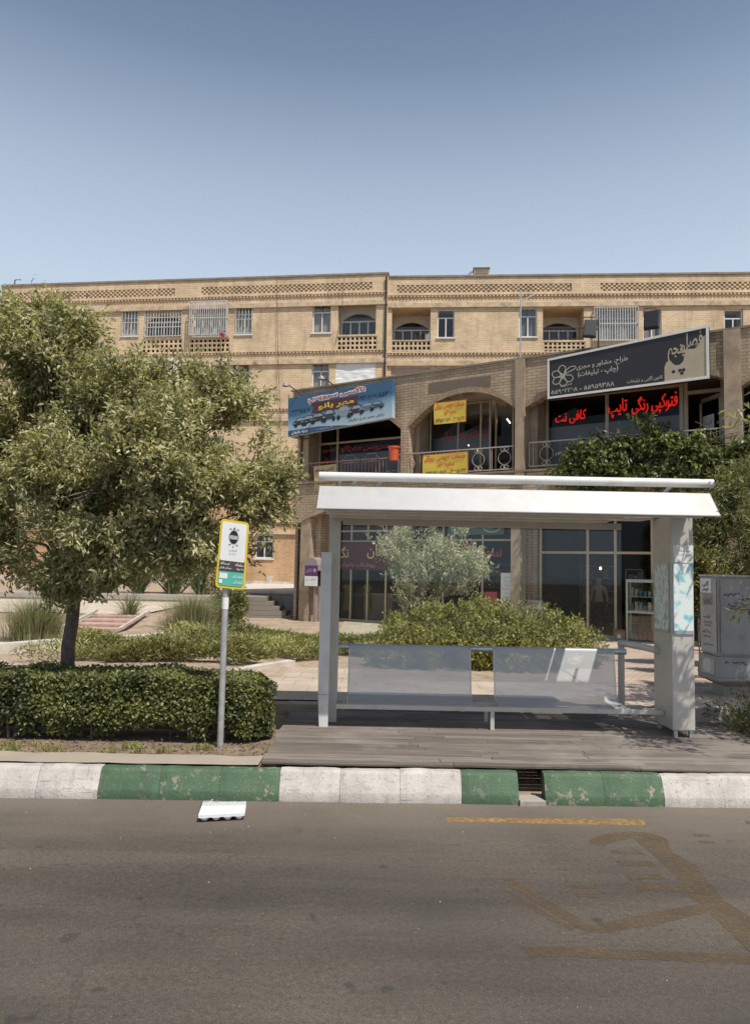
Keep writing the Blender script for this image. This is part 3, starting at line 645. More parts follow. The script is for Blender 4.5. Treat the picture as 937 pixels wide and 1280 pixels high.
mb.prism(rrect(0, 0, 1, 1, .12, .05), lambda a, b: q.at(a, b, 0), lambda a, b: q.at(a, b, -.018)); pan = mb.build('panel', flat('sign_yellow', (.72, .52, .03), .4), sg)
mb = LB(SGO); q.poly(mb, rrect(.07, .40, .93, .965, .07, .03), .004); mb.build('white_field', flat('sign_white', (.80, .79, .77), .35), pan)
mb = LB(SGO); q.rect(mb, .07, .245, .93, .398, .004); mb.build('black_band', flat('sign_charcoal', (.07, .055, .05), .45), pan)
mb = LB(SGO); q.poly(mb, [(.07, .244), (.07, .075), (.13, .04), (.87, .04), (.93, .075), (.93, .244)], .004); mb.build('green_band', flat('sign_teal', (.10, .47, .36), .45), pan)
mb = LB(SGO)
q.poly(mb, ring(.5, .755, .155, .098, 20, R(20), R(160)), .008); q.poly(mb, ring(.5, .755, .155, .098, 20, R(200), R(340)), .008)
for yy in (.782, .765, .748, .73): q.rect(mb, .345, yy-.003, .655, yy+.003, .009)
q.rect(mb, .335, .722, .352, .79, .0085); q.rect(mb, .648, .722, .665, .79, .0085)
q.poly(mb, [(.5, .905), (.46, .868), (.54, .868)], .008)
for a, b in (((.33, .87), (.42, .868)), ((.58, .868), (.67, .87)), ((.34, .64), (.42, .645)), ((.58, .645), (.67, .64))): q.line(mb, [a, b], .006, .008)
q.poly(mb, [(.5, .60), (.475, .622), (.525, .622)], .008)
q.text(mb, 'اتوبوس', .36, .545, .64, .575, .008); q.text(mb, 'تندرو', .38, .50, .62, .52, .008)
mb.build('emblem', 'black', pan)
mb = LB(SGO); q.text(mb, 'ایستگاه', .11, .335, .42, .38, .009, .02); q.text(mb, 'میدان قیام', .11, .27, .50, .315, .009, .02); q.text(mb, 'سامانه', .62, .335, .9, .38, .009, .02); q.text(mb, 'خط ویژه', .68, .275, .9, .315, .009, .02)
q.text(mb, 'شهرداری', .56, .155, .9, .21, .009, .01); q.text(mb, 'اتوبوسرانی', .60, .075, .9, .13, .009, .01); q.rect(mb, .11, .14, .38, .22, .007); q.rect(mb, .11, .07, .22, .125, .007)
mb.build('lettering', 'sign_white', pan)
# ================================================================== FOAM TRAY
ty = thing('foam_tray', 'white foam egg tray wrapped in cling film lying on the road', 'tray', atz(276, 1024, 0)); TO = ty.location.copy()
cr = [atz(x, y, .055) for x, y in ((248, 1019), (306, 1016), (308, 1002), (254, 1002))]
tq = lambda a, b: (cr[0].lerp(cr[1], a)).lerp(cr[3].lerp(cr[2], a), b)
mb = LB(TO); n = 22
grid = [[tq(i/n, j/n)+Vector((0, 0, .004*mnoise.noise(Vector((i*.7, j*.7, 2))))) for i in range(n+1)] for j in range(n+1)]
for j in range(n): mb.strip(grid[j], grid[j+1])
edge = [grid[0][i] for i in range(n+1)]+[grid[j][n] for j in range(1, n+1)]+[grid[n][i] for i in range(n-1, -1, -1)]+[grid[j][0] for j in range(n-1, 0, -1)]
def low(pv, k): 
    t = (k % 5.5)/5.5; return Vector((pv.x, pv.y, .036-.006*math.sin(math.pi*t)))
mb.strip(edge+[edge[0]], [low(pv, k) for k, pv in enumerate(edge)]+[low(edge[0], 0)])
smooth_angle(mb.build('tray', 'foam', ty), 50)
mb = LB(TO)
for i in range(4):
    for j in range(4):
        c = tq((i+.5)/4, (j+.5)/4); mb.lathe([(.0, .004), (.018, .006), (.030, .02), (.034, .045)], (c.x, c.y, .002), 14)
smooth_angle(mb.build('cup', 'foam', ty))
mb = LB(TO); n = 26
gr = [[tq(-.03+1.06*i/n, .55+.55*j/n)+Vector((0, 0, .008+.022*(abs(mnoise.noise(Vector((i*.32, j*.3, 9))))+.25*abs(mnoise.noise(Vector((i*.8, j*.9, 4)))))*(.4+j/n)*(1-.6*i/n))) for i in range(n+1)] for j in range(n+1)]
for j in range(n): mb.strip(gr[j], gr[j+1])
smooth_angle(mb.build('film', 'film', ty), 30)
# ================================================================== UTILITY CABINET
cx = aty(897, 800, 9.35).x; CO = Vector((cx+.6, 9.6, .285))
cb = thing('utility_cabinet', 'grey street cabinet with scrawled graffiti on a flared concrete base', 'cabinet', CO)
p = LB(CO)
def frust(mb, x0, x1, y0, y1, z0, e0, z1, e1): mb.add([(x0-e0,y0-e0,z0),(x1+e0,y0-e0,z0),(x1+e0,y1+e0,z0),(x0-e0,y1+e0,z0),(x0-e1,y0-e1,z1),(x1+e1,y0-e1,z1),(x1+e1,y1+e1,z1),(x0-e1,y1+e1,z1)], [(0,3,2,1),(4,5,6,7),(0,1,5,4),(1,2,6,5),(2,3,7,6),(3,0,4,7)])
cx1, cy0, cy1 = cx+1.3, 9.35, 9.86
frust(p, cx, cx1, cy0, cy1, .20, -.10, .43, -.10); frust(p, cx, cx1, cy0, cy1, .43, -.10, .50, .03); frust(p, cx, cx1, cy0, cy1, .50, .03, .545, .03); p.build('base', 'concrete', cb, bevel=.012)
M['cab_paint'] = mat('cabinet_paint', (.33, .33, .32), .55, .05, var=.08, scale=4, dirt=(.25, .24, .23), dscale=5)
M['cab_side'] = mat('cabinet_side_paint', (.47, .45, .42), .6, .05, var=.1, scale=4, dirt=(.30, .27, .24), dscale=6)
p = LB(CO); frust(p, cx, cx1, cy0, cy1, .546, .02, .80, .02); low_ = p.build('lower_body', 'cab_paint', cb, bevel=.006)
p = LB(CO); frust(p, cx, cx1, cy0, cy1, .815, -.004, 1.80, .0); bd = p.build('body', 'cab_paint', cb, bevel=.006)
p = LB(CO); frust(p, cx, cx1, cy0, cy1, 1.801, .012, 1.825, .012); frust(p, cx, cx1, cy0, cy1, .801, -.02, .814, -.02); p.build('lid', 'cab_side', cb, bevel=.003)
p = LB(CO); p.box(cx-.006, cx-.0045, cy0+.03, cy1-.03, .84, 1.78); p.box(cx-.028, cx-.0215, cy0+.06, cy1-.1, .57, .77); p.build('side_panel', 'cab_side', cb)
p = LB(CO)
for x0, x1 in ((cx+.03, cx+.64), (cx+.66, cx1-.03)): p.box(x0, x1, cy0-.010, cy0-.005, .84, 1.775)
dr = p.build('door', 'cab_paint', cb); p = LB(CO); p.box(cx+.60, cx+.62, cy0-.03, cy0-.011, 1.25, 1.37); p.build('handle', 'dark_metal', dr)
qs = Quad((cx-.0075, cy1-.03, 1.78), (cx-.0075, cy0+.03, 1.78), (cx-.0075, cy0+.03, .84), (cx-.0075, cy1-.03, .84)); qs.n = Vector((-1, 0, 0))
p = LB(CO); qs.rect(p, .03, .80, .74, .995, .003); p.build('notice', 'paper', cb)
p = LB(CO); qs.rect(p, .15, .63, .8, .79, .002); p.build('paper_residue', flat('grey_paper', (.33, .31, .29), .9), cb)
mb = LB(CO); rr = random.Random(3)
def scrawl(q, a0, a1, b, h, n, w=.007):
    P = [(a0+(a1-a0)*i/n+rr.uniform(-.02, .02), b+h*rr.uniform(-1, 1)) for i in range(n+1)]; q.line(mb, P, w, .005)
qs.text(mb, 'آگهی', .18, .88, .58, .96, .005, .03); qs.text(mb, 'فروش', .15, .82, .55, .875, .005, .03)
for b, h, a0, a1 in ((.70, .03, .2, .72), (.66, .02, .3, .7), (.47, .012, .2, .65), (.40, .02, .2, .75), (.36, .012, .3, .7), (.27, .025, .12, .68), (.20, .015, .18, .62), (.10, .025, .2, .78)): scrawl(qs, a0, a1, b, h, 16)
qf = Quad((cx, cy0-.0105, 1.78), (cx1, cy0-.0105, 1.78), (cx1, cy0-.0105, .84), (cx, cy0-.0105, .84))
for b, h, a0, a1 in ((.78, .03, .06, .2), (.66, .03, .10, .26), (.60, .03, .12, .34), (.72, .03, .2, .32)): scrawl(qf, a0, a1, b, h, 12, .009)
ql = Quad((cx, cy0-.0205, .80), (cx1, cy0-.0205, .80), (cx1, cy0-.0205, .546), (cx, cy0-.0205, .546))
for a0 in (.06, .12, .17, .22): scrawl(ql, a0, a0+.03, .72, .08, 4, .008)
mb.build('graffiti', 'black', cb)
qd = Quad((cx-.029, cy1-.1, .77), (cx-.029, cy0+.06, .77), (cx-.029, cy0+.06, .57), (cx-.029, cy1-.1, .57)); qd.n = Vector((-1, 0, 0)); mb = LB(CO); qd.poly(mb, ring(.45, .5, .36, .45, 18), .002); mb.build('pale_patch', flat('pale_patch', (.6, .58, .54), .8), cb)
# ================================================================== PLANTS NEAR THE ROAD
hd = thing('hedge', 'clipped dark green box hedge between the kerb and the street tree', 'hedge', (-2.7, 7.1, .19)); HO = np.array((-2.7, 7.1, .19))
hx0, hx1, hy0, hy1, hz1 = -6.2, -.93, 6.86, 7.62, .80
def hedge_pts(n):
    P, D = [], []
    while len(P) < n:
        x = rng.uniform(hx0, hx1); f = rng.random()
        endr = max(0, (x-(hx1-.5))/.5)
        wy = 1-.5*endr**2.4; yc = (hy0+hy1)/2; ya, yb = yc-(yc-hy0)*wy, yc+(hy1-yc)*wy; zt = hz1-.16*endr**2+.05*mnoise.noise(Vector((x*1.7, 0, 0)))
        lump = .05*mnoise.noise(Vector((x*3.2, 4, f*3)))
        if f < .50:                        # street face
            z = rng.uniform(.25, zt); pinch = .10*max(0, (.45-z)/.25)
            if z < .36 and mnoise.noise(Vector((x*4, z*6, 1))) > -.05: continue
            p = (x, ya+lump+pinch+abs(rng.normal(0, .035)), z); d = (rng.normal(0, .6), -1, rng.normal(.15, .6))
        elif f < .88: p = (x, rng.uniform(ya+.02, yb), zt+lump*.7-abs(rng.normal(0, .03))); d = (rng.normal(0, .6), rng.normal(-.2, .6), 1)
        else:
            e = abs(rng.normal(0, .05)); yy = rng.uniform(hy0+.04, hy1-.04); zz = rng.uniform(.25, hz1-.03); vy = (yy-yc)/(.5*(hy1-hy0)); vz = max(0, (zz-.5)/.3); p = (hx1-e-.05*abs(mnoise.noise(Vector((x, f*9, 2))))-.30*abs(vy)**2.6-.16*vz**2.4, yy, zz); d = (1, vy*.9+rng.normal(0, .5), vz*.6+rng.normal(.1, .5))
        P.append(p); D.append(d)
    return np.array(P), np.array(D)
P, D = hedge_pts(44000); Dn = D/np.linalg.norm(D, axis=1)[:, None]; Dt = rng.normal(size=D.shape)+np.array((0, 0, -.1)); Dt -= Dn*(Dt*Dn).sum(1)[:, None]*.75; leaf_mesh('leaves', P-HO, Dt, .037, .025, 'hedge_leaf', hd, nrm=Dn*.8+np.array((.1, -.1, .35)), var= np.array([.40+.5*mnoise.noise(Vector(p*4.))+.25*mnoise.noise(Vector(p*14.)) for p in P]))
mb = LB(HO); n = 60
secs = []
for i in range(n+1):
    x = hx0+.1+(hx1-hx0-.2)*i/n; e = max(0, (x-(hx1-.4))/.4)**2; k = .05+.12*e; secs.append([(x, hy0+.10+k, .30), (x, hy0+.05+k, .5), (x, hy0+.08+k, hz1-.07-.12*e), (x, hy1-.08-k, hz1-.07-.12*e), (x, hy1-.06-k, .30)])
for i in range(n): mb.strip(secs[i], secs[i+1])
mb.add(secs[-1], [(0,1,2,3,4)]); mb.build('shade_core', flat('hedge_shade', (.022, .028, .012), .95), hd)  # solid near-black shell stands in for the shade deep in the hedge
mb = LB(HO)
for i in range(16): x = random.uniform(-4.2, -1.05); y = random.uniform(6.95, 7.3); mb.tube([(x, y, .15), (x+random.uniform(-.05, .05), y, .5)], random.uniform(.006, .014), 5)
islands(mb.build('stem', 'bark', hd))
P = np.stack([rng.uniform(-5, -.9, 900), rng.uniform(6.35, 6.95, 900), np.full(900, .205)], 1); D = np.stack([rng.normal(size=900), rng.normal(size=900), rng.normal(0, .2, 900)], 1)
tag(leaf_mesh('fallen_leaves', P, D, .035, .018, 'dry_leaf'), 'dry fallen leaves on the soil below the hedge', None, kind='stuff')
P = []; 
for i in range(26):
    c = (random.uniform(-4, -1.2), random.uniform(6.4, 6.7)); P += [(c[0]+random.gauss(0, .035), c[1]+random.gauss(0, .02), .2) for _ in range(26)]
P = np.array(P); D = np.stack([rng.normal(0, .5, len(P)), rng.normal(0, .5, len(P)), np.ones(len(P))], 1); tag(leaf_mesh('grass', P, D, .06, .007, 'clover'), 'thin weeds sprouting along the soil strip', None, kind='stuff')
def lob(px, py, rx, ry, Y, ryy=None, o=(0,0,0)):
    c = aty(px, py, Y)-Vector(o); s = Y/F; return (tuple(c), (rx*s, (ryy or rx*s), ry*s))
# the street tree on the left
tb_ = aty(83, 842, 7.75); TO = Vector((tb_.x-.03, 7.75, .19)); tr = thing('street_tree', 'broad leafy tree with grey-green narrow leaves rising behind the hedge', 'tree', TO)
L_ = [lob(85,688,60,40,7.25,.35,TO), lob(145,680,60,40,7.2,.35,TO), lob(108,722,42,20,7.4,.25,TO), lob(225,680,50,26,7.2,.35,TO), lob(100,716,52,26,7.75,.4,TO), lob(60,705,42,30,7.7,.4,TO), lob(155,692,52,28,7.6,.4,TO), lob(108,728,34,14,7.7,.25,TO), lob(62,452,62,66,7.9,.55,TO), lob(52,400,26,28,7.9,.22,TO), lob(95,415,22,24,7.8,.2,TO), lob(18,420,26,40,8.0,.3,TO), lob(150,490,62,52,7.7,.6,TO), lob(205,478,36,28,7.6,.3,TO), lob(140,440,20,18,7.7,.2,TO),
      lob(245,530,66,58,7.7,.6,TO), lob(265,478,26,22,7.7,.25,TO), lob(300,508,22,20,7.7,.2,TO), lob(298,595,52,66,7.6,.5,TO), lob(330,630,34,46,7.6,.3,TO), lob(352,600,14,18,7.6,.12,TO), lob(40,560,90,90,8.0,.8,TO), lob(140,590,100,80,7.4,.8,TO), lob(235,625,80,66,7.3,.6,TO), lob(150,560,120,90,8.5,.6,TO),
      lob(55,640,75,52,7.5,.5,TO), lob(108,690,55,36,7.7,.4,TO), lob(10,665,45,46,7.8,.4,TO), lob(200,676,70,32,7.6,.4,TO), lob(290,668,40,40,7.6,.35,TO), lob(-60,520,70,110,7.9,.7,TO), lob(60,722,24,18,7.7,.2,TO), lob(120,600,100,70,6.75,.45,TO), lob(215,560,70,60,6.9,.4,TO)]
crown('crown', L_, 3700, 44, .070, .0255, 'tree_leaf', tr, spread=.075, droop=.22, outward=.9, gap=.47, gs=1.9, seed=1, inner=.3, spray=.30, lift=.3)
mb = MB(); hp = aty(97, 722, 7.75)-TO; limb(mb, (0, 0, -.15), hp, .077, .060, .02, 7, 10)
for c, rr_ in L_[::1]:
    mid = hp.lerp(Vector(c), .45)+Vector((0, 0, .12)); limb(mb, hp-Vector((0, 0, .04)), mid, .034, .016, .05, 4, 6); limb(mb, mid, Vector(c), .016, .005, .06, 4, 5)
    for k in range(3): e = Vector(c)+Vector([random.uniform(-.8, .8)*q_ for q_ in rr_]); limb(mb, Vector(c).lerp(mid, .2), e, .009, .003, .04, 3, 4)
smooth_angle(mb.build('trunk', 'bark', tr), 60)
# the tree beyond the right edge whose shade dapples pillar and cabinet
TO = Vector((5.55, 7.5, .2)); tr = thing('street_tree', 'tree hanging dark drooping leaves over the front of the grey cabinet', 'tree', TO)
L_ = [((-1.75,-.95,2.95),(.40,.5,.4)), ((-1.55,-.7,2.35),(.28,.35,.25)), ((-1.95,-1.55,2.95),(.32,.5,.35)), ((-.9,-.5,3.6),(.75,.8,.8)), ((-.3,.1,3.9),(1.,.9,.9)), ((.7,.0,4.0),(1.,1.,1.)), ((-.2,.9,3.3),(.9,.7,.7)), ((-.9,-1.0,2.9),(.6,.6,.5)), ((.4,-.7,3.2),(1.,.7,.7)), ((.1,1.2,2.9),(.8,.7,.5)), lob(948,752,18,22,8.1,.15,TO), lob(962,640,22,70,8.2,.2,TO), ((-.4,.6,2.3),(.35,.4,.35))]
crown('crown', L_, 760, 24, .11, .030, 'tree_leaf', tr, spread=.10, droop=.5, outward=.7, gap=.42, gs=2.0, seed=2, inner=.2)
mb = MB(); limb(mb, (0, 0, -.1), (.05, 0, 2.0), .10, .075, .03, 6, 9)
for c, rr_ in L_: limb(mb, (.05, 0, 1.95), c, .04, .006, .08, 5, 5)
smooth_angle(mb.build('trunk', 'bark', tr), 60)
# low shrub beside the deck, bottom right
TO = Vector((3.92, 7.5, .17)); tr = thing('shrub', 'dark low shrub overhanging the end of the plank deck near the cabinet', 'shrub', TO)
L_ = [((.05,.0,.18),(.30,.35,.22)), ((-.12,.3,.2),(.22,.25,.2)), ((.25,-.5,.15),(.3,.35,.2)), ((.5,.2,.25),(.35,.4,.3))]
crown('leaves', L_, 240, 20, .06, .016, 'hedge_leaf', tr, spread=.05, droop=-.3, outward=.8, gap=.25, inner=.2)
mb = MB(); [limb(mb, (0, 0, -.05), (random.uniform(-.3, .5), random.uniform(-.6, .5), random.uniform(.2, .42)), .008, .003, .02, 3, 4) for _ in range(9)]; islands(mb.build('stem', 'bark', tr))
# ================================================================== GARDEN BEHIND THE SHELTER
def low_wall(name, pts, w, h, m, base=-.1, label=None, cat=None):
    P = [Vector((x, y, 0)) for x, y in pts]; o = Vector((pts[0][0], pts[0][1], G(*pts[0]))); mb = LB(o); A, B = [], []
    for i, p in enumerate(P):
        d = (P[min(i+1, len(P)-1)]-P[max(i-1, 0)]).normalized(); x = Vector((-d.y, d.x, 0))*w/2; A.append(p-x); B.append(p+x)
    z = [G(p.x, p.y) for p in P]; T = [[Vector((q.x, q.y, zz+h)) for q, zz in zip(S, z)] for S in (A, B)]; Bo = [[Vector((q.x, q.y, zz+base)) for q, zz in zip(S, z)] for S in (A, B)]
    mb.strip(T[0], T[1]); mb.strip(Bo[0], T[0]); mb.strip(T[1], Bo[1]); n = len(P)-1
    for k in (0, n): mb.add([Bo[0][k], T[0][k], T[1][k], Bo[1][k]], [(0,1,2,3)])
    ob = mb.build(name, m, None, o, bevel=.012)
    return tag(ob, label, cat) if label else tag(ob, kind='structure')
def g2(px, py, z): v = atz(px, py, z); return (v.x, v.y)
patch('plaza', lambda y: -22, lambda y: -5.9, 18.8, 25.1, 8, 'plaza')
low_wall('bed_edging', [(-14, 10.75), g2(0, 832, .33), g2(130, 837, .33), g2(284, 842, .33)], .13, .06, 'concrete_pale', label='long pale concrete bed edging running behind the tree trunk', cat='edging')
low_wall('bed_edging', [g2(286, 841, .33), g2(325, 833, .33), g2(364, 826.5, .33)], .16, .075, 'concrete_pale', label='short whitish bed edging slanting away beside the bus stop pole', cat='edging')
low_wall('garden_wall', [(-13, 14.2), g2(0, 812, .35), g2(80, 806, .35), g2(190, 800, .35), g2(262, 790, .35), g2(300, 783, .35)], .35, .17, 'concrete_pale', label='pale curved garden wall below the tall grass tufts', cat='wall')
mb = MB()
def scatter(poly_fn, n, h): 
    P = []
    while len(P) < n:
        p = poly_fn()
        if p is not None: P.append(p)
    return np.array(P)
def jun():
    px = rng.uniform(-40, 470); py = rng.uniform(786, 832)
    if px < 284 and py > 828: return None
    if px > 284 and py > 836-.11*(px-284)-2: return None
    if px < 300 and py < 829-.11*px: return None
    if px >= 300 and py < 796: return None
    if px < 90 and rng.random() < .75: return None
    x, y = g2(px, py, .3); k = mnoise.noise(Vector((x*1.1, y*1.1, 0)))
    if k < -.32: return None
    return (x, y, G(x, y)+.02+max(0, .22+.32*k)*rng.random()**.6)
P = scatter(jun, 38000, .3); D = np.stack([rng.normal(0, .8, len(P)), rng.normal(-.2, .7, len(P)), np.abs(rng.normal(.7, .4, len(P)))], 1)
v = np.array([.45+.55*mnoise.noise(Vector((p[0]*.9, p[1]*.9, 4))) for p in P]); tag(leaf_mesh('ground_cover', P, D, .10, .022, 'juniper', None, v), 'spreading low juniper and clover covering the garden bed', None, kind='stuff')
def clo():
    px = rng.uniform(330, 480); py = rng.uniform(795, 812); x, y = g2(px, py, .2); return (x, y, G(x, y)+.05+.22*rng.random())
P = scatter(clo, 9000, .2); D = np.stack([rng.normal(0, .8, len(P)), rng.normal(-.2, .7, len(P)), np.abs(rng.normal(.7, .4, len(P)))], 1); tag(leaf_mesh('foliage', P, D, .09, .05, 'clover'), 'bright green leafy ground plants at the foot of the shop front', None, kind='stuff')
# clipped flowering bush
TO = aty(612, 835, 12.3); TO.z = G(TO.x, TO.y); bs = thing('bush', 'wide yellow-green flowering bush behind the bench', 'bush', TO)
L_ = [lob(*a, o=TO) for a in ((505,806,36,34,12.2,.5), (545,794,45,38,12.4,.6), (600,792,55,38,12.3,.7), (655,796,50,38,12.3,.7), (696,808,40,32,12.2,.6), (728,815,26,26,12.1,.4), (560,815,60,30,11.8,.5), (650,822,70,30,11.8,.5), (490,825,30,24,11.9,.4), (600,772,20,16,12.4,.2), (645,774,22,16,12.4,.2))]
crown('leaves', L_, 2100, 20, .068, .030, 'bush_leaf', bs, spread=.06, droop=-.3, outward=.6, gap=.28, gs=2.4, inner=.45, seed=4, spray=.20, lift=.6)
mb = MB(); [limb(mb, (random.uniform(-1.2, 1.2), random.uniform(-.3, .3), -.1), (random.uniform(-1.5, 1.5), random.uniform(-.4, .4), random.uniform(.4, .95)), .014, .004, .05, 4, 5) for _ in range(14)]; islands(mb.build('stem', 'bark', bs))
for s_, c in ((.86, L_[1]), (.86, L_[2]), (.86, L_[3]), (.8, L_[4])): pass
# olive tree
TO = aty(512, 800, 13.6); TO.z = G(TO.x, TO.y); ol = thing('olive_tree', 'silvery olive tree seen through the shelter glass', 'tree', TO)
L_ = [lob(*a, o=TO) for a in ((505,694,24,34,13.6,.3), (492,668,12,18,13.6,.15), (516,666,10,20,13.6,.15), (548,692,26,32,13.5,.3), (560,668,13,16,13.5,.15), (482,694,12,16,13.6,.15), (532,722,40,26,13.6,.4), (575,718,34,26,13.4,.35), (592,702,14,14,13.4,.15), (606,716,8,6,13.4,.1), (515,745,18,24,13.6,.2), (540,660,10,14,13.6,.15), (575,668,8,14,13.5,.1))]
crown('crown', L_, 720, 30, .064, .018, 'olive_leaf', ol, spread=.04, droop=-.5, outward=.4, gap=.46, gs=2.6, inner=.15, seed=5, spray=.42, lift=1.0)
mb = MB(); f0 = Vector((-.02, 0, .75)); limb(mb, (0, 0, -.1), f0, .05, .04, .03, 5, 8)
for c, rr_ in L_: limb(mb, f0, c, .022, .005, .06, 5, 5)
mb.build('trunk', 'bark_grey', ol)
# trees and shrub on the right, between shelter and shops
TO = aty(925, 845, 12.6); TO.z = G(TO.x, TO.y); rt = thing('willow_tree', 'light green narrow-leaved tree between shelter roof and creeper', 'tree', TO)
L_ = [lob(*a, o=TO) for a in ((915,640,40,46,12.6,.5), (950,620,45,50,12.6,.5), (885,665,22,30,12.5,.3), (925,690,40,36,12.4,.4), (965,680,45,60,12.6,.5), (890,700,22,24,12.4,.25), (935,600,24,22,12.6,.3), (905,725,26,18,12.3,.3))]
crown('crown', L_, 760, 24, .115, .022, 'right_leaf', rt, spread=.09, droop=.35, outward=.7, gap=.36, gs=2., inner=.2, seed=6)
mb = MB(); f0 = Vector((.1, 0, 1.2)); limb(mb, (0, 0, -.1), f0, .07, .05, .04, 5, 8)
for c, rr_ in L_: limb(mb, f0, c, .025, .006, .08, 5, 5)
mb.build('trunk', 'bark', rt)
TO = aty(874, 850, 11.2); TO.z = G(TO.x, TO.y); rt = thing('shrub', 'slim shrub with yellowing leaves between pillar and cabinet', 'shrub', TO)
L_ = [lob(*a, o=TO) for a in ((873,705,12,16,11.2,.2), (876,740,14,26,11.2,.25), (874,780,14,28,11.2,.25), (878,815,16,22,11.2,.25), (890,730,12,16,11.3,.2))]
M['shrub_leaf'] = leaf_mat('yellowing_leaf', (.06, .075, .02), (.24, .21, .055), .3, .45, (.55, .24, .04))
crown('leaves', L_, 210, 22, .07, .03, 'shrub_leaf', rt, spread=.06, gap=.2, inner=.2, seed=8)
mb = MB(); [limb(mb, (0, 0, -.05), c, .014, .004, .05, 4, 5) for c, _ in L_]; islands(mb.build('stem', 'bark', rt))
# tall grass, small palm, yuccas, dark shrub on the left
def tuft(name, label, cat, px, py, Y, n, h, spr, W, m, lean, group=None):
    p = aty(px, py, Y); t = thing(name, label, cat, p, group=group); blades('blades', (0, 0, -.03), n, h, spr, W, m, t, lean); return t
tuft('ornamental_grass', 'large fountain grass tuft beside the tree trunk', 'grass tuft', 44, 802, 14.6, 1900, 1.05, 1.2, .013, 'grass_blade', .95)
tuft('ornamental_grass', 'paler round grass tuft behind the bus stop pole', 'grass tuft', 240, 785, 17.5, 1700, .95, 1.3, .013, 'grass_blade', .95)
tuft('palm', 'small feathery palm beside the pink steps', 'palm', 161, 780, 18.5, 170, .95, .3, .04, 'grass_blade', 1.1)
for i, (px, py, Y, h, lab) in enumerate(((60, 748, 26, 1.2, 'yucca on the terrace, above the large fountain grass tuft'), (132, 747, 25.8, 1.1, 'yucca on the terrace just above the pink garden steps'), (172, 748, 25.9, 1.35, 'spiky yucca with broad pale leaves on the terrace'), (215, 748, 26, 1.1, 'yucca with drooping dry blades, between pale yucca and sign pole'), (105, 748, 25.7, 1.3, 'tall yucca hidden partly behind the tree trunk'), (250, 748, 26, .9, 'short yucca on the terrace nearest the stone stair'))):
    p = aty(px, py, Y); t = thing('yucca', lab, 'yucca', p, group='yuccas on the terrace'); h *= 1.35; blades('blades', (0, 0, 0), 130, h*.7, .4, .10, 'yucca_leaf', t, 1.0)
    blades('blades', (0, 0, h*.40), 140, h*.65, .25, .09, 'yucca_leaf', t, .9); mb = MB(); limb(mb, (0, 0, -.2), (0, 0, h*.55), .05, .04, .02, 4, 7); mb.build('trunk', 'bark_grey', t)
TO = aty(286, 784, 21.5); rt = thing('shrub', 'dark rounded shrub at the foot of the grey stone steps', 'shrub', TO)
L_ = [((0,0,.4),(.5,.4,.45)), ((.1,0,.8),(.35,.3,.35)), ((-.3,.1,.5),(.3,.3,.4))]; crown('leaves', L_, 260, 20, .09, .035, 'hedge_leaf', rt, spread=.07, gap=.2, inner=.3); mb = MB(); [limb(mb, (0,0,-.1), c, .02, .006, .04, 4, 5) for c, _ in L_]; islands(mb.build('stem', 'bark', rt))
TO = aty(215, 744, 27.5); rt = thing('shrub', 'tall loose shrub against the brick wall below the tree crown', 'shrub', TO)
L_ = [((0,0,1.0),(1.1,.5,.8)), ((1.3,0,.8),(.8,.5,.7)), ((-1.2,0,1.1),(.8,.5,.8)), ((-.3,0,1.7),(.8,.5,.6))]; crown('leaves', L_, 420, 20, .13, .04, 'hedge_leaf', rt, spread=.12, gap=.3, inner=.3); mb = MB(); [limb(mb, (0,0,-.1), c, .04, .01, .06, 4, 5) for c, _ in L_]; islands(mb.build('stem', 'bark', rt))
# terrace wall, steps
a = aty(-60, 744, 25.2); b = aty(282, 744, 25.2)
tw = thing('terrace_wall', 'cream terrace wall with a grey cap below the yuccas', 'wall', (a.x, 25.2, .2)); mb = LB((a.x, 25.2, .2)); mb.box(a.x, b.x, 25.2, 25.5, .1, .56); mb.build('wall', flat('cream_render', (.60, .52, .40), .9), tw)
mb = LB((a.x, 25.2, .2)); mb.box(a.x-.03, b.x+.03, 25.15, 25.55, .562, .76); mb.build('coping', 'concrete', tw, bevel=.02)
mb = MB(); mb.add([(-45, 25.5, .70), (b.x, 25.5, .70), (b.x+.2, 28.2, .70), (b.x+.2, 42, .72), (-45, 42, .70)], [(0,1,2,3,4)]); tag(mb.build('terrace', 'soil'), kind='structure')
def steps(name, label, x0, x1, y0, z0, n, rise, run, m, cheek=None):
    o = Vector((x0, y0, z0)); t = thing(name, label, 'steps', o); mb = LB(o)
    for i in range(n): mb.box(x0, x1, y0+i*run, y0+n*run, z0+i*rise-(.2 if i == 0 else 0), z0+(i+1)*rise)
    mb.build('treads', m, t, bevel=.012)
    if cheek:
        for x in (x0-.12, x1+.02):
            mb = LB(o); mb.bar((x+.05, y0-.15, z0+.06), (x+.05, y0+n*run, z0+n*rise+.08), .05, .06); mb.build('cheek', cheek, t)
    return t
M['pink_stone'] = mat('pink_stone', (.42, .285, .235), .9, var=.2, scale=5, dirt=(.34, .26, .2), dscale=4)
a = aty(98, 790, 17.2); b = aty(160, 790, 17.2); steps('garden_steps', 'pale pink stone garden steps next to the tree trunk', a.x, b.x, 16.5, .30, 4, .062, .5, 'pink_stone', 'concrete_pale')
a = aty(-30, 748, 24.2); b = aty(34, 748, 24.2); steps('garden_steps', 'brown steps with white cheeks by the brick wall on the terrace', a.x, b.x, 27.5, .66, 3, .16, .5, flat('brown_stone', (.22, .15, .12), .9), 'concrete_pale')
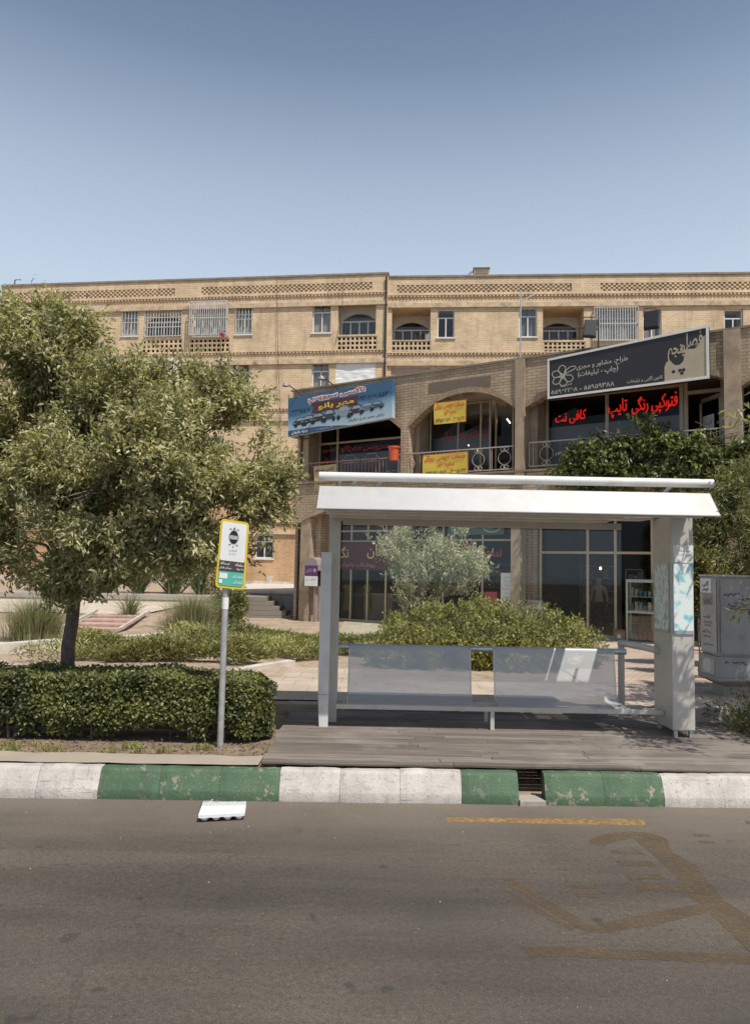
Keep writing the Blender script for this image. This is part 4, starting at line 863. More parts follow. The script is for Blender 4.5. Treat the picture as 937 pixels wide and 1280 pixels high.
# grey stone stair, its flight running down to the right, and the platform behind it
sx0 = aty(300, 770, 27).x; sx1 = aty(373, 770, 27).x; st = thing('stone_steps', 'grey stone stair beside the outer pier of the arcade', 'steps', (sx0, 27, -.35)); mb = LB((sx0, 27, -.35))
zt = aty(330, 746, 27).z; zb = -.35; nst = 6
for i in range(nst):
    xa = sx0; xb = sx1-i*.235; mb.box(xa, xb, 27.0, 28.4, zb+i*(zt-zb)/nst, zb+(i+1)*(zt-zb)/nst)
mb.build('treads', flat('dark_stone', (.21, .185, .155), .9), st, bevel=.015)
zp = aty(330, 738.5, 28.6).z; pf = thing('entrance_platform', 'pale entrance platform with white edge behind the stone stair', 'platform', (sx0-1.5, 28.6, 0)); mb = LB((sx0-1.5, 28.6, 0)); mb.box(sx0-1.6, sx1+3, 28.6, 40, -.4, zp-.10); mb.build('base', 'concrete', pf)
mb = LB((sx0-1.5, 28.6, 0)); mb.box(sx0-1.6, sx1+3, 28.55, 40, zp-.098, zp); mb.build('slab', 'concrete_pale', pf)
# ================================================================== SHOP BUILDING (two storeys, arches)
A = Frame(-2.92, 26.24, math.atan2(-.537, .843))
sb = thing('shop_building', 'two-storey brick shop arcade with shallow arches behind the bus shelter', 'shop building', A.o, A.a)
ZB, ZF, ZP = -.35, 4.76, 8.08
def arch(u0, u1, zs0, zs1, zc, n=26):
    P = []
    for i in range(n+1):
        t = i/n; a = math.pi*t; P.append((u0+(u1-u0)*t, (zs0+(zs1-zs0)*t)+(zc-(zs0+zs1)/2)*(1-abs(2*t-1)**2.2)))
    return P
def arched(mb, P, ztop, w0, w1):
    A_ = [(u, w0, z) for u, z in P]; B_ = [(u, w0, ztop) for u, z in P]; mb.strip(A_, B_)
    C_ = [(u, w1, z) for u, z in P]; mb.strip(C_, A_); mb.strip([(u, w1, ztop) for u, z in P], C_)
BAYS = [(-.12, 4.40, 6.4, 6.35, 7.25), (4.72, 8.36, 6.38, 6.62, 7.28), (8.66, 14.02, 6.62, 6.85, 7.3), (14.42, 19.2, 6.6, 6.6, 7.3)]
mb = MB(); tr_ = MB()
for u0, u1, a, b, c in BAYS:
    P = arch(u0, u1, a, b, c); arched(mb, P, ZP, 0, .34)
    tr_.strip([(u, -.03, z-.005) for u, z in P], [(u, -.03, z+.16) for u, z in P]); tr_.strip([(u, .02, z-.005) for u, z in P], [(u, -.03, z-.005) for u, z in P]); tr_.strip([(u, -.03, z+.16) for u, z in P], [(u, .0, z+.16) for u, z in P])
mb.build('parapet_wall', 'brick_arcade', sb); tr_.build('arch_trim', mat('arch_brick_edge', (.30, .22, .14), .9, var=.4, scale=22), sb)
mb = MB()
for u0, u1 in ((8.362, 8.658), (14.022, 14.418)): mb.box(u0, u1, -.07, .34, 4.4, ZP-.002)
islands(mb.build('pilaster', 'pier', sb)); mb = MB(); mb.box(4.402, 4.718, -.002, .34, 4.4, ZP-.002); mb.build('pilaster', 'brick_arcade', sb)
mb = MB(); mb.box(-.2, 19.2, -.05, .40, ZP, ZP+.06); mb.build('coping', 'coping', sb)
mb = MB(); q = Quad((5.35, -.012, 7.78), (7.9, -.012, 7.78), (7.9, -.012, 7.5), (5.35, -.012, 7.5)); mb.box(5.42, 7.55, -.015, -.003, 7.42, 7.72); mb.build('blank_plaque', flat('stained_plaque', (.16, .125, .095), .9), sb)
# first floor band with the ground-floor arches
mb = MB(); tr_ = MB()
GB = [(-.02, 8.20, 3.22, 3.22, 4.02), (8.66, 14.02, 3.4, 3.4, 4.1), (14.42, 19.2, 3.2, 3.2, 4.0)]
for u0, u1, a, b, c in GB:
    P = arch(u0, u1, a, b, c); arched(mb, P, 4.70, 0, .34); tr_.strip([(u, -.02, z-.005) for u, z in P], [(u, -.02, z+.12) for u, z in P]); tr_.strip([(u, .0, z-.005) for u, z in P], [(u, -.02, z-.005) for u, z in P])
mb.box(8.202, 8.658, 0, .34, 3.1, 4.70); mb.box(14.022, 14.418, 0, .34, 3.1, 4.70)
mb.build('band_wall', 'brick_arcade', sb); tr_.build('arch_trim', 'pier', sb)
mb = MB(); mb.box(-.12, 19.2, -.08, 1.08, 4.702, ZF); mb.build('balcony_slab', 'coping', sb)
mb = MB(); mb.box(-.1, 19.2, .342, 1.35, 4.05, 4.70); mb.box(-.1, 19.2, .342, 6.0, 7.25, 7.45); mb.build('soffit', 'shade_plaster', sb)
# piers
mb = MB(); mb.box(.36, .78, .02, .46, ZB, 3.5); mb.box(8.22, 8.5, .02, .5, ZB, 3.3); mb.box(14.04, 14.4, .02, .5, ZB, 3.3)
for u0, u1 in ((4.43, 4.86), (8.50, 8.88), (13.98, 14.36), (.05, .30)): mb.box(u0, u1, .42, 1.06, ZF, 7.25)
islands(mb.build('pier', 'pier', sb))
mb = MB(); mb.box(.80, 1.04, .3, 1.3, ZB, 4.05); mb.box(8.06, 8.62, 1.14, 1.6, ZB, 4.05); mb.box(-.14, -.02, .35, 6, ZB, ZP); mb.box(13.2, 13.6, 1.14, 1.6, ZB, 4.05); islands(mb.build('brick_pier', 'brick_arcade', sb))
mb = MB()
for u in (8.14, 8.26, 8.40): mb.tube([(u, 1.08, ZB), (u, 1.08, 4.0)], .022, 6)
islands(mb.build('conduit', 'pier', sb))
# dark rooms behind the glass
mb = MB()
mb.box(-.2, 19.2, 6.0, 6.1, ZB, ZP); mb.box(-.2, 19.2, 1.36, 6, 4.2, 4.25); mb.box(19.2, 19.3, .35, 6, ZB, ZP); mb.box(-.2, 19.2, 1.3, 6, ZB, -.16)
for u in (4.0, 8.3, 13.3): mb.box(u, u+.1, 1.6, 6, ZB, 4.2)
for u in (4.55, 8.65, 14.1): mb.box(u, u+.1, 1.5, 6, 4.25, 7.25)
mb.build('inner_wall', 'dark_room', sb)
mb = MB(); mb.box(-.2, 19.2, 1.0, 6, -.155, -.10); mb.box(-.2, 19.3, -.25, 1.0, -.30, -.13); mb.build('shop_floor', 'concrete', sb)
mb = MB(); mb.box(-.2, 19.3, .342, 6.1, ZP-.2, ZP-.05); mb.build('roof', 'coping', sb)
def glazing(u0, u1, z0, z1, w, us, zs, fm, gm='shop_glass', fw=.07, parent=None):
    f = MB(); f.box(u0, u1, w-.03, w+.03, z0, z0+fw); f.box(u0, u1, w-.03, w+.03, z1-fw, z1)
    for u in [u0+fw/2, u1-fw/2]+us: f.box(u-fw/2, u+fw/2, w-.034, w+.034, z0+fw, z1-fw)
    for z in zs: f.box(u0+fw, u1-fw, w-.028, w+.028, z-fw/2, z+fw/2)
    o = f.build('window', fm, parent or sb); g = MB(); g.add([(u0+.01, w, z0+.01), (u1-.01, w, z0+.01), (u1-.01, w, z1-.01), (u0+.01, w, z1-.01)], [(0,1,2,3)]); g.build('pane', gm, o); return o
def fq(p, w): # quad from four pixels on plane w
    P = [A.uz(x, y, w) for x, y in p]; return Quad(*[(u, w, z) for u, z in P])
W1 = 1.08
flat('window_red', (.42, .045, .04), .6); flat('print_grey', (.42, .41, .40), .7); flat('film_pale', (.34, .34, .35), .6)
# --- taxi office, first floor left
tw_ = glazing(.30, 4.40, 4.80, 7.2, W1, [1.13], [6.28], 'frame_tan')
mb = MB(); qz = Quad((1.2, W1-.012, 6.22), (4.30, W1-.012, 6.22), (4.30, W1-.012, 4.9), (1.2, W1-.012, 4.9)); qz.text(mb, 'تاکسی سرویس مهربانو', .03, .76, .97, .97, .001, .015, .0)
qy = Quad((.38, W1-.012, 6.22), (1.08, W1-.012, 6.22), (1.08, W1-.012, 4.9), (.38, W1-.012, 4.9)); qy.text(mb, 'تاکسی سرویس', .06, .80, .96, .94, .001, .02); qy.text(mb, 'مهربانو', .1, .50, .95, .66, .001, .02); qy.text(mb, 'بانوان', .3, .30, .7, .40, .001, .02)
qz.text(mb, 'بانوان', .83, .42, .96, .56, .001, .02)
mb.build('window_lettering', 'window_red', tw_)
mb = MB(); qz.rect(mb, .0, .0, 1, .72, -.003); qy.rect(mb, .0, .0, .45, .55, -.003); mb.build('window_film', glass_mat('grey_window_film', (.26, .25, .24), .35, 1.4, .07), tw_)
mb = MB()
def carshape(q, s0, t0, w, h, off, fn):
    pts = [(0,.25),(.02,.55),(.12,.62),(.26,.98),(.70,1.0),(.86,.62),(.98,.52),(1,.25),(.86,.12),(.14,.12)]; fn(mb, [(s0+w*a, t0+h*b) for a, b in pts], off)
for s0 in (.03, .33):
    P = [(0,.2),(.0,.5),(.15,.6),(.28,1),(.72,1),(.85,.6),(1,.5),(1,.2)]; qz.line(mb, [(s0+.24*a, .42+.26*b) for a, b in P], .018, .001, True); qz.line(mb, [(s0+.02, .55), (s0+.22, .55)], .016, .001); qz.rect(mb, s0+.07, .46, s0+.17, .49, .001)
qz.text(mb, '۳۳۳۷۵۶۱۰', .08, .06, .40, .20, .001, .02); qz.text(mb, '۰۹۳۰۷۰', .62, .1, .94, .22, .001, .02); mb.build('window_print', 'print_grey', tw_)
def glow(t, e):                                      # the light the lit lamp gives
    l = bpy.data.lights.new('lamp_light', 'POINT'); l.energy = e; l.color = (1, .92, .8); l.shadow_soft_size = .05; o = bpy.data.objects.new('lamp_light', l); COL.objects.link(o); o.parent = t; o.location = (0, -.12, -.08)
# --- wedding services, first floor middle
ww_ = glazing(4.90, 7.10, 4.80, 7.22, W1, [5.95, 6.75], [], 'frame_tan', fw=.05)
qm = Quad((4.95, W1-.012, 7.1), (7.05, W1-.012, 7.1), (7.05, W1-.012, 4.9), (4.95, W1-.012, 4.9)); mb = MB(); qm.text(mb, 'تشریفات مجالس رویال', .22, .50, .98, .64, .001, .015); mb.build('window_lettering', 'window_red', ww_)
mb = MB(); qm.text(mb, '۳۶۶۵۱۰۳۲', .2, .30, .45, .36, .001, .01); qm.text(mb, '۰۹۳۹۵۷۶۰۹۷۷', .55, .31, .95, .37, .001, .01); mb.build('window_print', flat('dull_red', (.25, .10, .09), .7), ww_)
mb = MB(); qm.poly(mb, [(0, 0), (1, 0), (1, .82), (.78, .70), (.45, .58), (0, .55)], -.003); mb.build('window_film', bpy.data.materials['grey_window_film'], ww_)
glazing(7.14, 8.46, 4.80, 7.22, W1+.25, [7.75], [], 'frame_tan', fw=.05)
for u, w, z, nm in ((5.6, 2.6, 6.1, 0), (5.85, 2.8, 5.95, 0), (7.3, 1.9, 6.75, 1), (7.85, 3.2, 6.1, 0)):
    o = A.world(u, w, z); t = thing('ceiling_lamp' if nm else 'hanging_lamp', ['','lit'][0] or ('short lit tube lamp inside the wedding office' if nm else {5.6:'lit lamp in wedding office window, the higher of a pair', 5.85:'lit lamp in wedding office window, the lower of a pair', 7.85:'small warm lamp in the open dark doorway of the wedding office'}[u]), 'lamp', o, A.a)
    mb = MB(); 
    if nm: mb.tube([(0, 0, 0), (.11, 0, -.15)], .017, 8)
    else: mb.lathe([(0, -.04), (.026, -.025), (.032, 0), (.02, .03), (.0, .035)], seg=12)
    mb.build('bulb', 'lamp_on', t); mb = MB(); mb.tube([(0, 0, .05), (0, 0, 7.25-z)], .006, 5); mb.build('cord', 'dark_metal', t); glow(t, 2.5)
# --- internet cafe, first floor right
cw_ = glazing(8.90, 12.85, 4.80, 7.1, W1, [10.76], [], 'frame_tan', fw=.10)
mb = MB(); mb.add([(8.95, W1-.01, 4.85), (12.8, W1-.01, 4.85), (12.8, W1-.01, 6.22), (8.95, W1-.01, 6.16)], [(0,1,2,3)]); mb.build('window_film', bpy.data.materials['grey_window_film'], cw_)
dw = MB(); dw.box(12.87, 12.97, W1-.05, W1+.05, ZF, 7.1); dw.box(13.80, 13.92, W1-.05, W1+.05, ZF, 7.1); dw.box(12.97, 13.8, W1-.05, W1+.05, 6.75, 6.85); df = dw.build('door_frame', 'frame_tan', sb)
dw = MB(); a0 = Vector((13.78, W1, 0)); a1 = Vector((13.2, W1+.62, 0))
for z0, z1 in ((ZF+.02, 4.95), (6.6, 6.72)): dw.prism([(a0.x, a0.y), (a1.x, a1.y), (a1.x+.03, a1.y+.03), (a0.x+.03, a0.y+.03)], lambda a, b: (a, b, z1), lambda a, b: (a, b, z0))
for p_ in (a0, a1): dw.box(p_.x-.03, p_.x+.03, p_.y-.03, p_.y+.03, 4.951, 6.599)
dr = dw.build('door', 'frame_tan', sb); dw = MB(); dw.add([(a0.x, a0.y, 4.9), (a1.x, a1.y, 4.9), (a1.x, a1.y, 6.65), (a0.x, a0.y, 6.65)], [(0,1,2,3)]); dw.build('pane', 'shop_glass', dr)
qd = Quad(a1.lerp(a0, .15)+Vector((-.02,-.02,6.2)), a1.lerp(a0, .72)+Vector((-.02,-.02,6.2)), a1.lerp(a0, .72)+Vector((-.02,-.02,5.75)), a1.lerp(a0, .15)+Vector((-.02,-.02,5.75))); dn = qd.board('notice', 'paper', dr, .004); mb = MB(); qd.text(mb, 'کافی نت', .15, .35, .85, .7, .003); mb.build('lettering', 'black', dn)
# neon words
def neon(name, label, body, px, w=W1-.05):
    q = fq(px, w); o = A.world(q.c[3].x, w, q.c[3].z); t = thing(name, label, 'neon sign', o, A.a, 'red neon words in the upper shop window'); loc = Vector((q.c[3].x, w, q.c[3].z))
    vs, fs = text2d(body, .0); mb = MB(); n = len(vs)
    # outline tubes follow the edges of the letters
    ec = {}
    for f in fs:
        for i in range(len(f)):
            e = tuple(sorted((f[i], f[(i+1) % len(f)]))); ec[e] = ec.get(e, 0)+1
    for (i, j), k in ec.items():
        if k == 1:
            a = q.at(*vs[i], .0)-loc; b = q.at(*vs[j], .0)-loc
            if (b-a).length > .004: mb.tube([a, b], .006, 4, False)
    mb.build('neon_lettering', 'neon', t); mb = MB()
    for s_ in (.12, .88): mb.tube([q.at(s_, .5, 0)-loc, q.at(s_, .5, -.045)-loc], .006, 5)
    islands(mb.build('standoff', 'dark_metal', t))
neon('neon_sign', 'two-word red neon above the pale railing, lower than the others', 'کافی نت', [(694,517),(732,511),(731,527),(694,532)])
neon('neon_sign', 'short single-word red neon beside the long one', 'تایپ', [(760,502),(783,497),(783,520),(760,524)])
neon('neon_sign', 'long red two-word neon nearest the upper office door', 'فتوکپی رنگی', [(789,498),(846,486),(846,514),(789,520)])
# railings
def railing(px_pts, zb, zt, m, label_step, orn=(), u0=0, u1=0, w=.02, step=.14, r=.012):
    mb = MB(); mb.bar((u0, w, zt), (u1, w, zt), .04, .035); mb.bar((u0, w, zb), (u1, w, zb), .03, .03); u = u0
    while u <= u1+.01:
        if not any(abs(u-o) < .42 for o in orn): mb.tube([(u, w, zb), (u, w, zt)], r, 5)
        u += step
    for o in orn:
        for uu in (o-.40, o+.40): mb.tube([(uu, w, zb), (uu, w, zt)], .009, 5)
        zc = (zb+zt)/2
        mb.tube([(o+.2*math.cos(a), w, zc+.2*math.sin(a)) for a in [2*math.pi*k/20 for k in range(21)]], .009, 5)
        for sg_ in (-1, 1):
            for dx in (-.07, .07): mb.tube([(o+dx+.055*math.cos(a), w, zc+sg_*.27+.055*math.sin(a)) for a in [2*math.pi*k/12 for k in range(13)]], .010, 5)
            mb.tube([(o, w, zc+sg_*.2), (o, w, zt if sg_ > 0 else zb)], .010, 5)
    return mb.build('railing', m, sb)
railing(0, 4.80, 5.42, 'rust', 0, u0=-.05, u1=4.0)
railing(0, 4.82, 5.50, 'rail_pale', 0, orn=(4.72, 7.15, 8.0), u0=4.30, u1=8.30)
o = sb.children[-1]
railing(0, 4.86, 5.56, 'rail_pale', 0, orn=(9.3, 10.1), u0=8.78, u1=14.0)
# --- ground floor shops
W2 = 1.20
s1 = glazing(1.05, 3.95, -.08, 3.6, W2, [1.75, 2.45, 3.2], [2.38, 2.72, 3.08], 'frame_tan', fw=.06)
mb = MB(); qa = Quad((1.1, W2-.035, 2.72), (3.9, W2-.035, 2.72), (3.9, W2-.035, 2.36), (1.1, W2-.035, 2.36)); mb.box(1.08, 3.92, W2-.06, W2-.04, 1.72, 2.70); fa = mb.build('fascia_board', flat('maroon_board', (.085, .018, .02), .6), s1)
qa = Quad((1.1, W2-.062, 2.66), (3.9, W2-.062, 2.66), (3.9, W2-.062, 1.74), (1.1, W2-.062, 1.74)); mb = MB(); qa.text(mb, 'نگ', .03, .42, .20, .86, .002, .015); qa.text(mb, 'ساوالان', .48, .40, .98, .9, .002, .015); mb.build('lettering', flat('gold_letter', (.62, .46, .16), .5), fa)
mb = MB(); qa.text(mb, 'پوشاک بانوان', .06, .05, .6, .26, .002, .01); mb.build('lettering', flat('pale_red_letter', (.50, .16, .14), .6), fa)
s2 = glazing(4.02, 8.04, -.08, 3.6, W2, [5.4, 6.8], [2.75], 'frame_tan', fw=.06)
mb = MB(); mb.box(5.6, 7.55, W2-.10, W2-.05, 2.92, 3.42); g2_ = mb.build('fascia_board', flat('green_board', (.07, .135, .12), .6), s2); qa = Quad((5.6, W2-.102, 3.42), (7.55, W2-.102, 3.42), (7.55, W2-.102, 2.92), (5.6, W2-.102, 2.92)); mb = MB(); qa.text(mb, 'تخفیف ویژه', .05, .3, .5, .75, .003, .0); qa.line(mb, ring(.79, .52, .15, .36, 24), .025, .003, True); qa.text(mb, 'سوپر', .70, .36, .88, .68, .003, .015); mb.build('lettering', flat('pale_letter', (.62, .64, .6), .6), g2_)
qa = Quad((4.1, W2-.02, 2.72), (8.0, W2-.02, 2.72), (8.0, W2-.02, 1.6), (4.1, W2-.02, 1.6)); mb = MB(); qa.text(mb, 'سوپر گل', .46, .42, .86, .96, .003, .01); mb.build('window_lettering', 'window_red', s2)
s3 = glazing(8.68, 12.0, -.08, 3.7, W2, [10.15, 10.95], [2.37], 'frame_tan', fw=.07)
s4 = glazing(12.05, 13.2, -.08, 3.7, W2, [12.6], [2.37], 'frame_tan', fw=.07)
# shelves with goods in the shops
def goods(name, label, u0, u1, w, z0, z1, rows, cat='shelf'):
    o = A.world(u0, w, z0); t = thing(name, label, cat, o, A.a); mb = MB(); H_ = (z1-z0)/rows
    for i in range(rows+1): mb.box(0, u1-u0, 0, .35, i*H_-.015, i*H_+.015)
    mb.box(-.03, -.001, 0, .35, 0, z1-z0); mb.box(u1-u0+.001, u1-u0+.03, 0, .35, 0, z1-z0); mb.build('shelf_unit', 'frame_tan', t)
    cols = [(.35, .08, .06), (.10, .25, .40), (.5, .45, .38), (.12, .3, .15), (.5, .35, .08), (.06, .06, .07)]; g = MB(); rq = random.Random(int(u0*10))
    for i in range(rows):
        u = .05
        while u < u1-u0-.1:
            g.cur = rq.randrange(6); d = rq.uniform(.06, .16); g.box(u, u+d, .05, .3, i*H_+.016, i*H_+.016+H_*rq.uniform(.4, .8)); u += d+.02
    g.build('packets', [flat('packet_%s' % 'abcdef'[i], c, .5) for i, c in enumerate(cols)], t)['kind'] = 'stuff'
goods('shop_shelf', 'narrow dim shelf of goods beside the standing man', 11.0, 11.45, 2.2, -.09, 1.9, 5)
goods('shop_shelf', 'long dim shelf of goods behind the large plain shop window', 8.9, 10.0, 4.6, -.09, 2.0, 5)
goods('shop_shelf', 'dim shelf of packets deep inside the middle shop', 5.0, 7.6, 4.2, -.09, 2.0, 5)
# fridge with glass doors outside the shop
o = A.world(11.35, .72, -.125); t = thing('display_fridge', 'glass display case with pale frame near the standing man', 'display case', o, A.a); mb = MB(); wd, hh = .98, 1.72
for u in (0, wd-.05): 
    for w in (0, .4): mb.box(u, u+.05, w, w+.05, 0, hh)
for z in (0, .82, hh-.05): mb.box(.051, wd-.051, 0, .05, z, z+.05); mb.box(.051, wd-.051, .4, .45, z, z+.05)
mb.box(0, wd, 0, .45, hh+.001, hh+.03); mb.build('frame', flat('sage_frame', (.38, .40, .35), .5), t); mb = MB(); mb.add([(.02,.02,.02),(wd-.02,.02,.02),(wd-.02,.02,hh),(.02,.02,hh)], [(0,1,2,3)]); mb.build('pane', glass_mat('case_glass', (.6, .66, .6), .03, 1.5, .08), t)
mb = MB(); mb.box(.06, wd-.06, .06, .4, .86, .9); mb.box(.06, wd-.06, .06, .4, 1.26, 1.28); mb.build('shelf', 'frame_white', t)
g = MB(); rq = random.Random(5)
for z in (.9, 1.28, .06): 
    for k in range(7): g.cur = rq.randrange(3); u = .09+k*.12; g.box(u, u+.08, .12, .3, z, z+rq.uniform(.12, .26))
g.build('packets', ['packet_a', 'packet_c', 'packet_b'], t)
o = A.world(11.22, .75, -.125); t = thing('cardboard_box', 'small brown carton on the floor by the display case', 'box', o, A.a); mb = MB(); mb.box(-.22, .1, 0, .3, 0, .3); mb.add([(-.22,0,.3),(.1,0,.3),(.1,-.12,.36),(-.22,-.12,.36)], [(0,1,2,3)]); mb.build('carton', flat('cardboard', (.30, .19, .11), .9), t)
mb = MB(); mb.box(-.12, -.02, -.002, 0, .1, .2); mb.build('tape', 'paper', t)
# bulb above the man
o = A.world(*(lambda u: (u, 2.4, 1.92))(A.u(750, 2.4))); t = thing('hanging_bulb', 'bright bare bulb hanging above the man in the shop', 'lamp', o, A.a); mb = MB(); mb.lathe([(0, -.05), (.028, -.03), (.034, 0), (.022, .035), (0, .05)], seg=12); mb.build('bulb', 'lamp_on', t); mb = MB(); mb.tube([(0,0,.07),(0,0,2.2)], .006, 5); mb.build('cord', 'dark_metal', t); glow(t, 4)
# poster stand and small items at shop 2
u_, _ = A.uz(635, 740, .7); o = A.world(u_-.25, .7, -.125); t = thing('notice_board', 'tall white notice board with fine print standing before the middle shop', 'notice board', o, A.a); mb = MB(); mb.box(0, .48, 0, .04, .25, 1.85); b_ = mb.build('board', 'paper', t); mb = MB(); q = Quad((0,-.002,1.85), (.48,-.002,1.85), (.48,-.002,.25), (0,-.002,.25))
for i in range(11): q.text(mb, 'فروش ویژه' if i % 3 else 'حراج', .12 if i % 2 else .3, .90-.075*i, .88, .935-.075*i, .002)
mb.build('lettering', flat('print_violet', (.25, .18, .24), .7), b_); mb = MB(); mb.bar((.03, .05, 0), (.03, .05, .25), .03); mb.bar((.45, .05, 0), (.45, .05, .25), .03); islands(mb.build('leg', 'dark_metal', t))
u_, _ = A.uz(655, 745, .6); o = A.world(u_-.15, .6, -.125); t = thing('magazine_rack', 'low white rack with red lettering on its banner', 'rack', o, A.a); mb = MB(); mb.box(0, .7, 0, .3, 0, .9); mb.build('rack', 'frame_white', t); mb = MB(); mb.box(0, .7, -.02, -.002, .9, 1.06); fb = mb.build('banner', 'print_grey', t); q = Quad((0,-.022,1.06), (.7,-.022,1.06), (.7,-.022,.9), (0,-.022,.9)); mb = MB(); q.text(mb, 'سوپرگل', .1, .2, .85, .85, .002, .02); mb.build('lettering', 'window_red', fb)
u_, _ = A.uz(612, 745, .8); o = A.world(u_-.2, .8, -.125); t = thing('crate', 'stack of red crates beside the white notice board', 'crate', o, A.a); mb = MB(); mb.box(0, .45, 0, .35, 0, .55); mb.box(.02, .43, .02, .33, .551, 1.25); mb.build('crates', flat('crate_red', (.42, .06, .08), .5), t); mb = MB(); [mb.box(.04, .41, -.004, 0, z, z+.03) for z in (.1, .25, .4)]; mb.build('slots', 'black', t)
# two yellow garments hanging in the clothes shop
for px, lab in ((434, 'yellow garment hanging nearest the shelter post in the clothes shop'), (459, 'yellow garment hanging nearest the olive tree in the clothes shop')):
    u_, z_ = A.uz(px, 730, 1.6); o = A.world(u_, 1.6, z_); t = thing('hanging_garment', lab, 'garment', o, A.a, 'yellow garments in the shop window'); mb = MB(); P = [(-.06,0),(-.17,-.1),(-.13,-.22),(-.10,-.2),(-.12,-.55),(-.14,-.95),(.14,-.95),(.12,-.55),(.10,-.2),(.13,-.22),(.17,-.1),(.06,0),(0,-.04)]
    mb.prism(P, lambda a, b: (a, -.03+.02*math.sin(a*40), b), lambda a, b: (a, .03+.02*math.sin(a*40), b)); mb.build('dress', flat('yellow_fabric', (.46, .43, .13), .9), t); mb = MB(); mb.tube([(-.05,0,.0),(0,0,.05),(0,0,.12)], .006, 5); mb.build('hanger', 'steel', t)
u_, _ = A.uz(478, 770, 1.7); o = A.world(u_-.5, 1.7, -.1); t = thing('counter', 'pale counter inside the clothes shop', 'counter', o, A.a); mb = MB(); mb.box(-.3, .9, 0, .5, 0, .95); mb.build('body', 'print_grey', t); mb = MB(); mb.box(-.33, .93, -.03, .53, .951, .99); mb.build('top', 'frame_white', t)
# purple hooded phone kiosk by the left pier
u_, z_ = A.uz(393, 712, -.1); o = A.world(u_, .0, 0); t = thing('phone_kiosk', 'purple hooded pay phone kiosk beside the outer arcade pier', 'phone kiosk', A.world(u_, -.1, -.3), A.a); z0 = z_+.3
mb = MB(); prf = [(-.26, -.02), (-.26, .16), (-.2, .34), (0, .42), (.2, .34), (.26, .16), (.26, -.02)]; A_ = [(a, -.18, z0+b) for a, b in prf]; B_ = [(a, .25, z0+b) for a, b in prf]; mb.strip(A_, B_); mb.add(A_, [tuple(range(7))]); mb.add(B_, [tuple(range(7))]); mb.build('hood', flat('kiosk_grey', (.30, .25, .24), .5), t)
q = Quad((-.27,-.19,z0+.14), (.27,-.19,z0+.14), (.27,-.19,z0-.22), (-.27,-.19,z0-.22)); p1 = q.board('sign_board', flat('kiosk_purple', (.10, .035, .13), .5), t, .02); mb = MB(); q.text(mb, 'تلفن', .1, .3, .55, .75, .003, .02); q.poly(mb, ring(.78, .55, .12, .2, 12), .003); mb.build('lettering', flat('kiosk_pink', (.5, .25, .38), .5), p1)
q = Quad((-.27,-.19,z0-.225), (.27,-.19,z0-.225), (.27,-.19,z0-.56), (-.27,-.19,z0-.56)); p1 = q.board('notice', 'paper', t, .02); mb = MB(); q.text(mb, 'کارت تلفن', .5, .55, .92, .8, .003); q.text(mb, 'همگانی', .08, .5, .35, .7, .003); mb.build('lettering', 'kiosk_purple', p1)
mb = MB(); mb.box(-.22, .22, .0, .2, z0-.56, z0-.05); mb.build('phone_box', 'dark_metal', t); mb = MB(); mb.box(-.05, .05, .05, .15, 0, z0-.56); mb.build('post', 'kiosk_grey', t)
# yellow banners and notices
def banner(label, px, w, body3, name='banner', mt='banner_yellow', bag=.02):
    q = fq(px, w); o = A.world(q.c[3].x, w, q.c[3].z); loc = q.c[3].copy(); q.c = [c-loc for c in q.c]; t = thing(name, label, 'banner', o, A.a)
    mb = MB(); n = 14
    S = lambda a, b: q.at(a, b, bag*math.sin(a*5+b*3)*.5)
    G_ = [[S(i/n, j/n) for i in range(n+1)] for j in range(n+1)]
    for j in range(n): mb.strip(G_[j], G_[j+1])
    B_ = [[q.at(i/n, j/n, bag*math.sin(i/n*5+j/n*3)*.5-.006) for i in range(n+1)] for j in range(n+1)]
    for j in range(n): mb.strip(B_[j+1], B_[j])
    cl = mb.build('cloth', mt, t); smooth_angle(cl)
    if body3:
        mb = MB(); off = bag*.6+.004
        for a in ((0,0,1,.022),(0,.978,1,1),(0,.022,.016,.978),(.984,.022,1,.978)): mb.add([S(a[0],a[1])+q.n*.004, S(a[2],a[1])+q.n*.004, S(a[2],a[3])+q.n*.004, S(a[0],a[3])+q.n*.004], [(0,1,2,3)])
        q.text(mb, body3[0], .05, .66, .95, .95, off, .022); q.text(mb, body3[1], .32, .36, .70, .60, off, .022); mb.build('lettering', 'banner_red', cl)
        mb = MB(); q.text(mb, body3[2], .05, .07, .95, .26, off, .012); mb.build('phone_number', 'black', cl)
    return t, q, cl
M['banner_yellow'] = mat('yellow_banner_cloth', (.66, .47, .07), .7, var=.08, scale=3); flat('banner_red', (.55, .05, .03), .6)
banner('yellow banner with red writing hanging below the arch', [(542,504),(583,499),(582,527),(542,531)], -.05, ('خدمات عروسی رویال', 'سفره عقد', '۳۶۶۵۱۰۳۲ - ۰۹۳۹۵۷۶۰۹۷۷'))
banner('larger yellow banner tied to the pale balcony railing', [(528,569),(585,564),(585,592),(528,597)], -.03, ('خدمات عروسی رویال', 'سفره عقد', '۳۶۶۵۱۰۳۲ - ۰۹۳۹۵۷۶۰۹۷۷'))
t, q, cl = banner('faded tan notice tied to the rusty railing below the blue billboard', [(392,583),(420,580),(420,610),(393,612)], -.03, None, mt=mat('tan_banner_cloth', (.50, .38, .20), .8, var=.1), bag=.015).__class__ and (None, None, None) if False else banner('faded tan notice tied to the rusty railing below the blue billboard', [(392,583),(420,580),(420,610),(393,612)], -.03, None, mt=bpy.data.materials.get('tan_banner_cloth') or mat('tan_banner_cloth', (.50, .38, .20), .8, var=.1), bag=.015)
